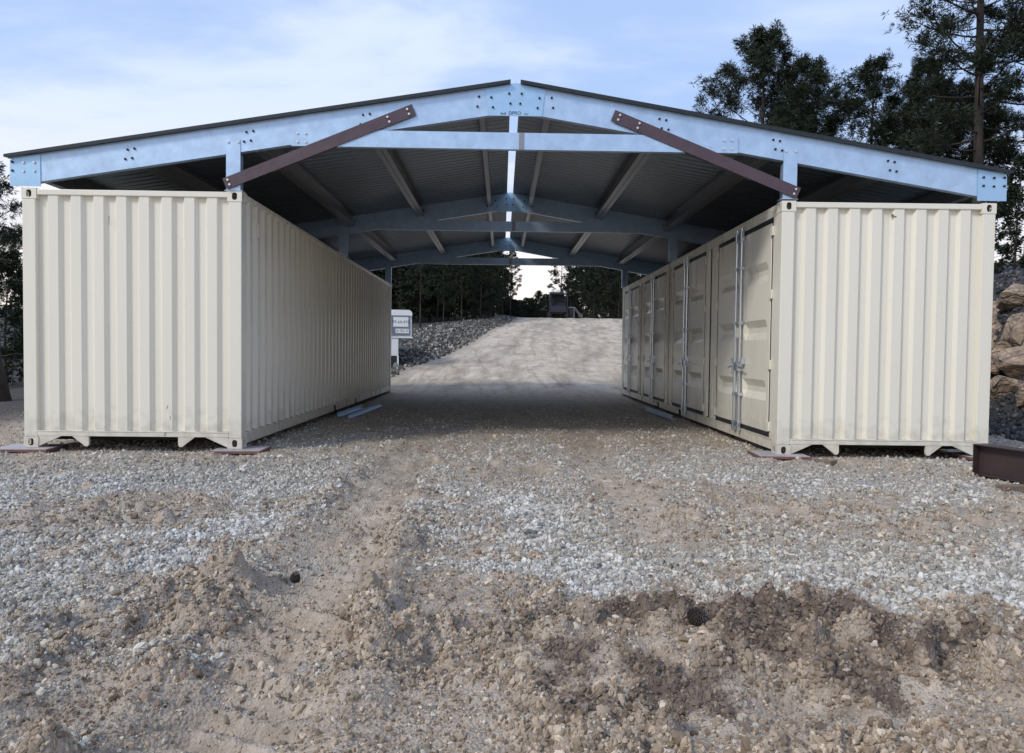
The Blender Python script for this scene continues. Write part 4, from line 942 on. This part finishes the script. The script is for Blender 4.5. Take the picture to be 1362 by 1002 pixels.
# ------------------------------------------------------------------ trailer behind the left container
TY = 19.2; TZ = .50
t = empty('horse_trailer', 'white gooseneck trailer with dark slatted nose and lettering behind the left container', 'trailer', (-.74, TY, TZ), (0, 0, .12))
def rounded_nose(x0, x1, z0, z1, rr_, seg=6):
    p = [(x0, z0), (x1, z0)] + [(x1 - rr_ + rr_ * math.cos(a * math.pi / 2 / seg), z1 - rr_ + rr_ * math.sin(a * math.pi / 2 / seg)) for a in range(seg + 1)] + [(x0, z1)]
    return p
MB().prism([(-6.2, .42), (.02, .42), (.02, 1.10), (-6.2, 1.10)], 'y', 0, 2.0).build('body', M_WHITE, t)
MB().prism([(-6.2, 1.102), (.50, 1.102), (.50, 1.87), (-6.2, 1.87)], 'y', .02, 1.98).build('upper_body', M_WHITE, t)
MB().prism(rounded_nose(-6.2, .52, 1.872, 2.08, .15), 'y', -.03, 2.03).build('roof', M_WHITE, t, bevel=.01)
MB().box(-.25, .55, -.03, 2.03, 1.06, 1.10).build('nose_rail', M_WHITE, t, bevel=.008)
for k in range(7):
    z = 1.16 + k * .102; MB().box(-.22, .44, -.012, .018, z, z + .078).build('slat', M_SLAT, t)
MB().box(-.36, -.25, -.02, .018, .42, 1.87).build('corner_trim', M_WHITE, t)
MB().box(-.16, .38, -.020, -.0125, 1.47, 1.82).build('name_board', M_WHITE, t); MB().box(-.08, .40, -.020, -.0125, 1.24, 1.40).build('number_board', M_WHITE, t)
text('TE 6X-4T0', .135, (.11, -.022, 1.60), (math.pi / 2, 0, 0), M_BLACK, t); text('JS TEC D', .11, (.16, -.022, 1.29), (math.pi / 2, 0, 0), M_BLACK, t)
MB().box(-.20, -.03, -.012, .3, .02, .40).build('landing_leg', M_BLACK, t); MB().box(-.55, -.32, -.012, .3, .02, .40).build('landing_leg', M_BLACK, t)
MB().box(-.26, .04, -.02, .3, -.04, .02).build('foot_plate', M_WHITE, t); MB().box(-.02, .04, -.02, .1, .02, .42).build('leg_guard', M_WHITE, t)
for wx in (-3.4, -4.3): MB().tube([(wx, -.02, .36), (wx, .22, .36)], .36, 18).build('wheel', M_BLACK, t)
# ------------------------------------------------------------------ machine on the crest
MYY = 62.0; mx_ = at_px(741, MYY); mz = gz(mx_, MYY) - .05
t = empty('tracked_machine', 'dark grey tracked loader facing the camera on the crest of the road', 'loader', (mx_, MYY, mz)); t.scale = (1.08, 1.08, 1.12)
for s in (-1, 1):
    MB().prism([(-.9, .25), (-.75, .0), (.75, .0), (.9, .25), (.75, .55), (-.75, .55)], 'x', s * .55 if s > 0 else -.85, .85 if s > 0 else s * .55).build('track', M_MACHD, t)
    mb = MB().box(s * .74 - .04, s * .74 + .04, -.95, -.85, .0, 1.75); mb.tube([(s * .74, -.9, 1.7), (s * .70, -.2, 2.0), (s * .66, .7, 1.7)], .05, 6); mb.build('lift_arm', M_MACH, t)
    MB().tube([(s * .78, -.9, 1.55), (s * 1.05, -.85, 1.45), (s * 1.0, -.85, .95), (s * .82, -.9, .80)], .025, 6).build('hose', M_MACHD, t)
MB().prism([(-.85, .5), (.95, .5), (.95, 1.3), (-.2, 1.35), (-.85, .95)], 'x', -.62, .62).build('body', M_MACHD, t, bevel=.03)
MB().box(-.66, .66, -1.0, -.9, .52, 1.0).build('bucket_plate', M_MACH, t, bevel=.03)
mb = MB()
for s in (-.6, .6):
    for y in (-.6, .6): mb.box(s - .04, s + .04, y - .04, y + .04, 1.3, 2.0)
mb.build('cab_frame', M_MACHD, t); MB().prism([(-.66, 2.0), (.66, 2.0), (.45, 2.16), (-.45, 2.16)], 'y', -.7, .7).build('cab_roof', M_MACH, t)
MB().box(-.55, .55, .5, .55, 1.3, 2.0).build('rear_screen', M_MACH, t)
mb = MB().prism([(-.34, 2.16), (-.28, 2.16), (-.12, 2.26), (.12, 2.26), (.28, 2.16), (.34, 2.16), (.36, 2.42), (.24, 2.34), (.14, 2.30), (-.14, 2.30), (-.24, 2.34), (-.36, 2.42)], 'y', -.75, -.6); mb.v = [(x - .22, y, z) for x, y, z in mb.v]; mb.build('light_bar', M_WHITE, t)
MB().box(.50, .62, -.78, -.70, 1.86, 1.96).build('lamp', M_WHITE, t)
mb = MB().box(.90, 1.45, -.3, .3, .92, 1.0).tube([(1.45, -.3, .96), (2.08, -.3, .18)], .035, 6).tube([(1.38, -.3, .88), (1.98, -.3, .12)], .025, 6).box(2.05, 2.09, -.32, -.26, 0, .45).box(1.35, 1.42, -.3, .3, 0, .92)
mb.build('side_deck', M_PURLIN, t); MB().box(.92, 1.34, -.25, .25, .1, .915).build('tool_box', M_MACHD, t)
MB().box(-1.5, -.9, -.3, .3, .74, .80).tube([(-.9, -.3, 1.1), (-1.3, -.3, .8)], .03, 6).build('side_step', M_MACH, t)
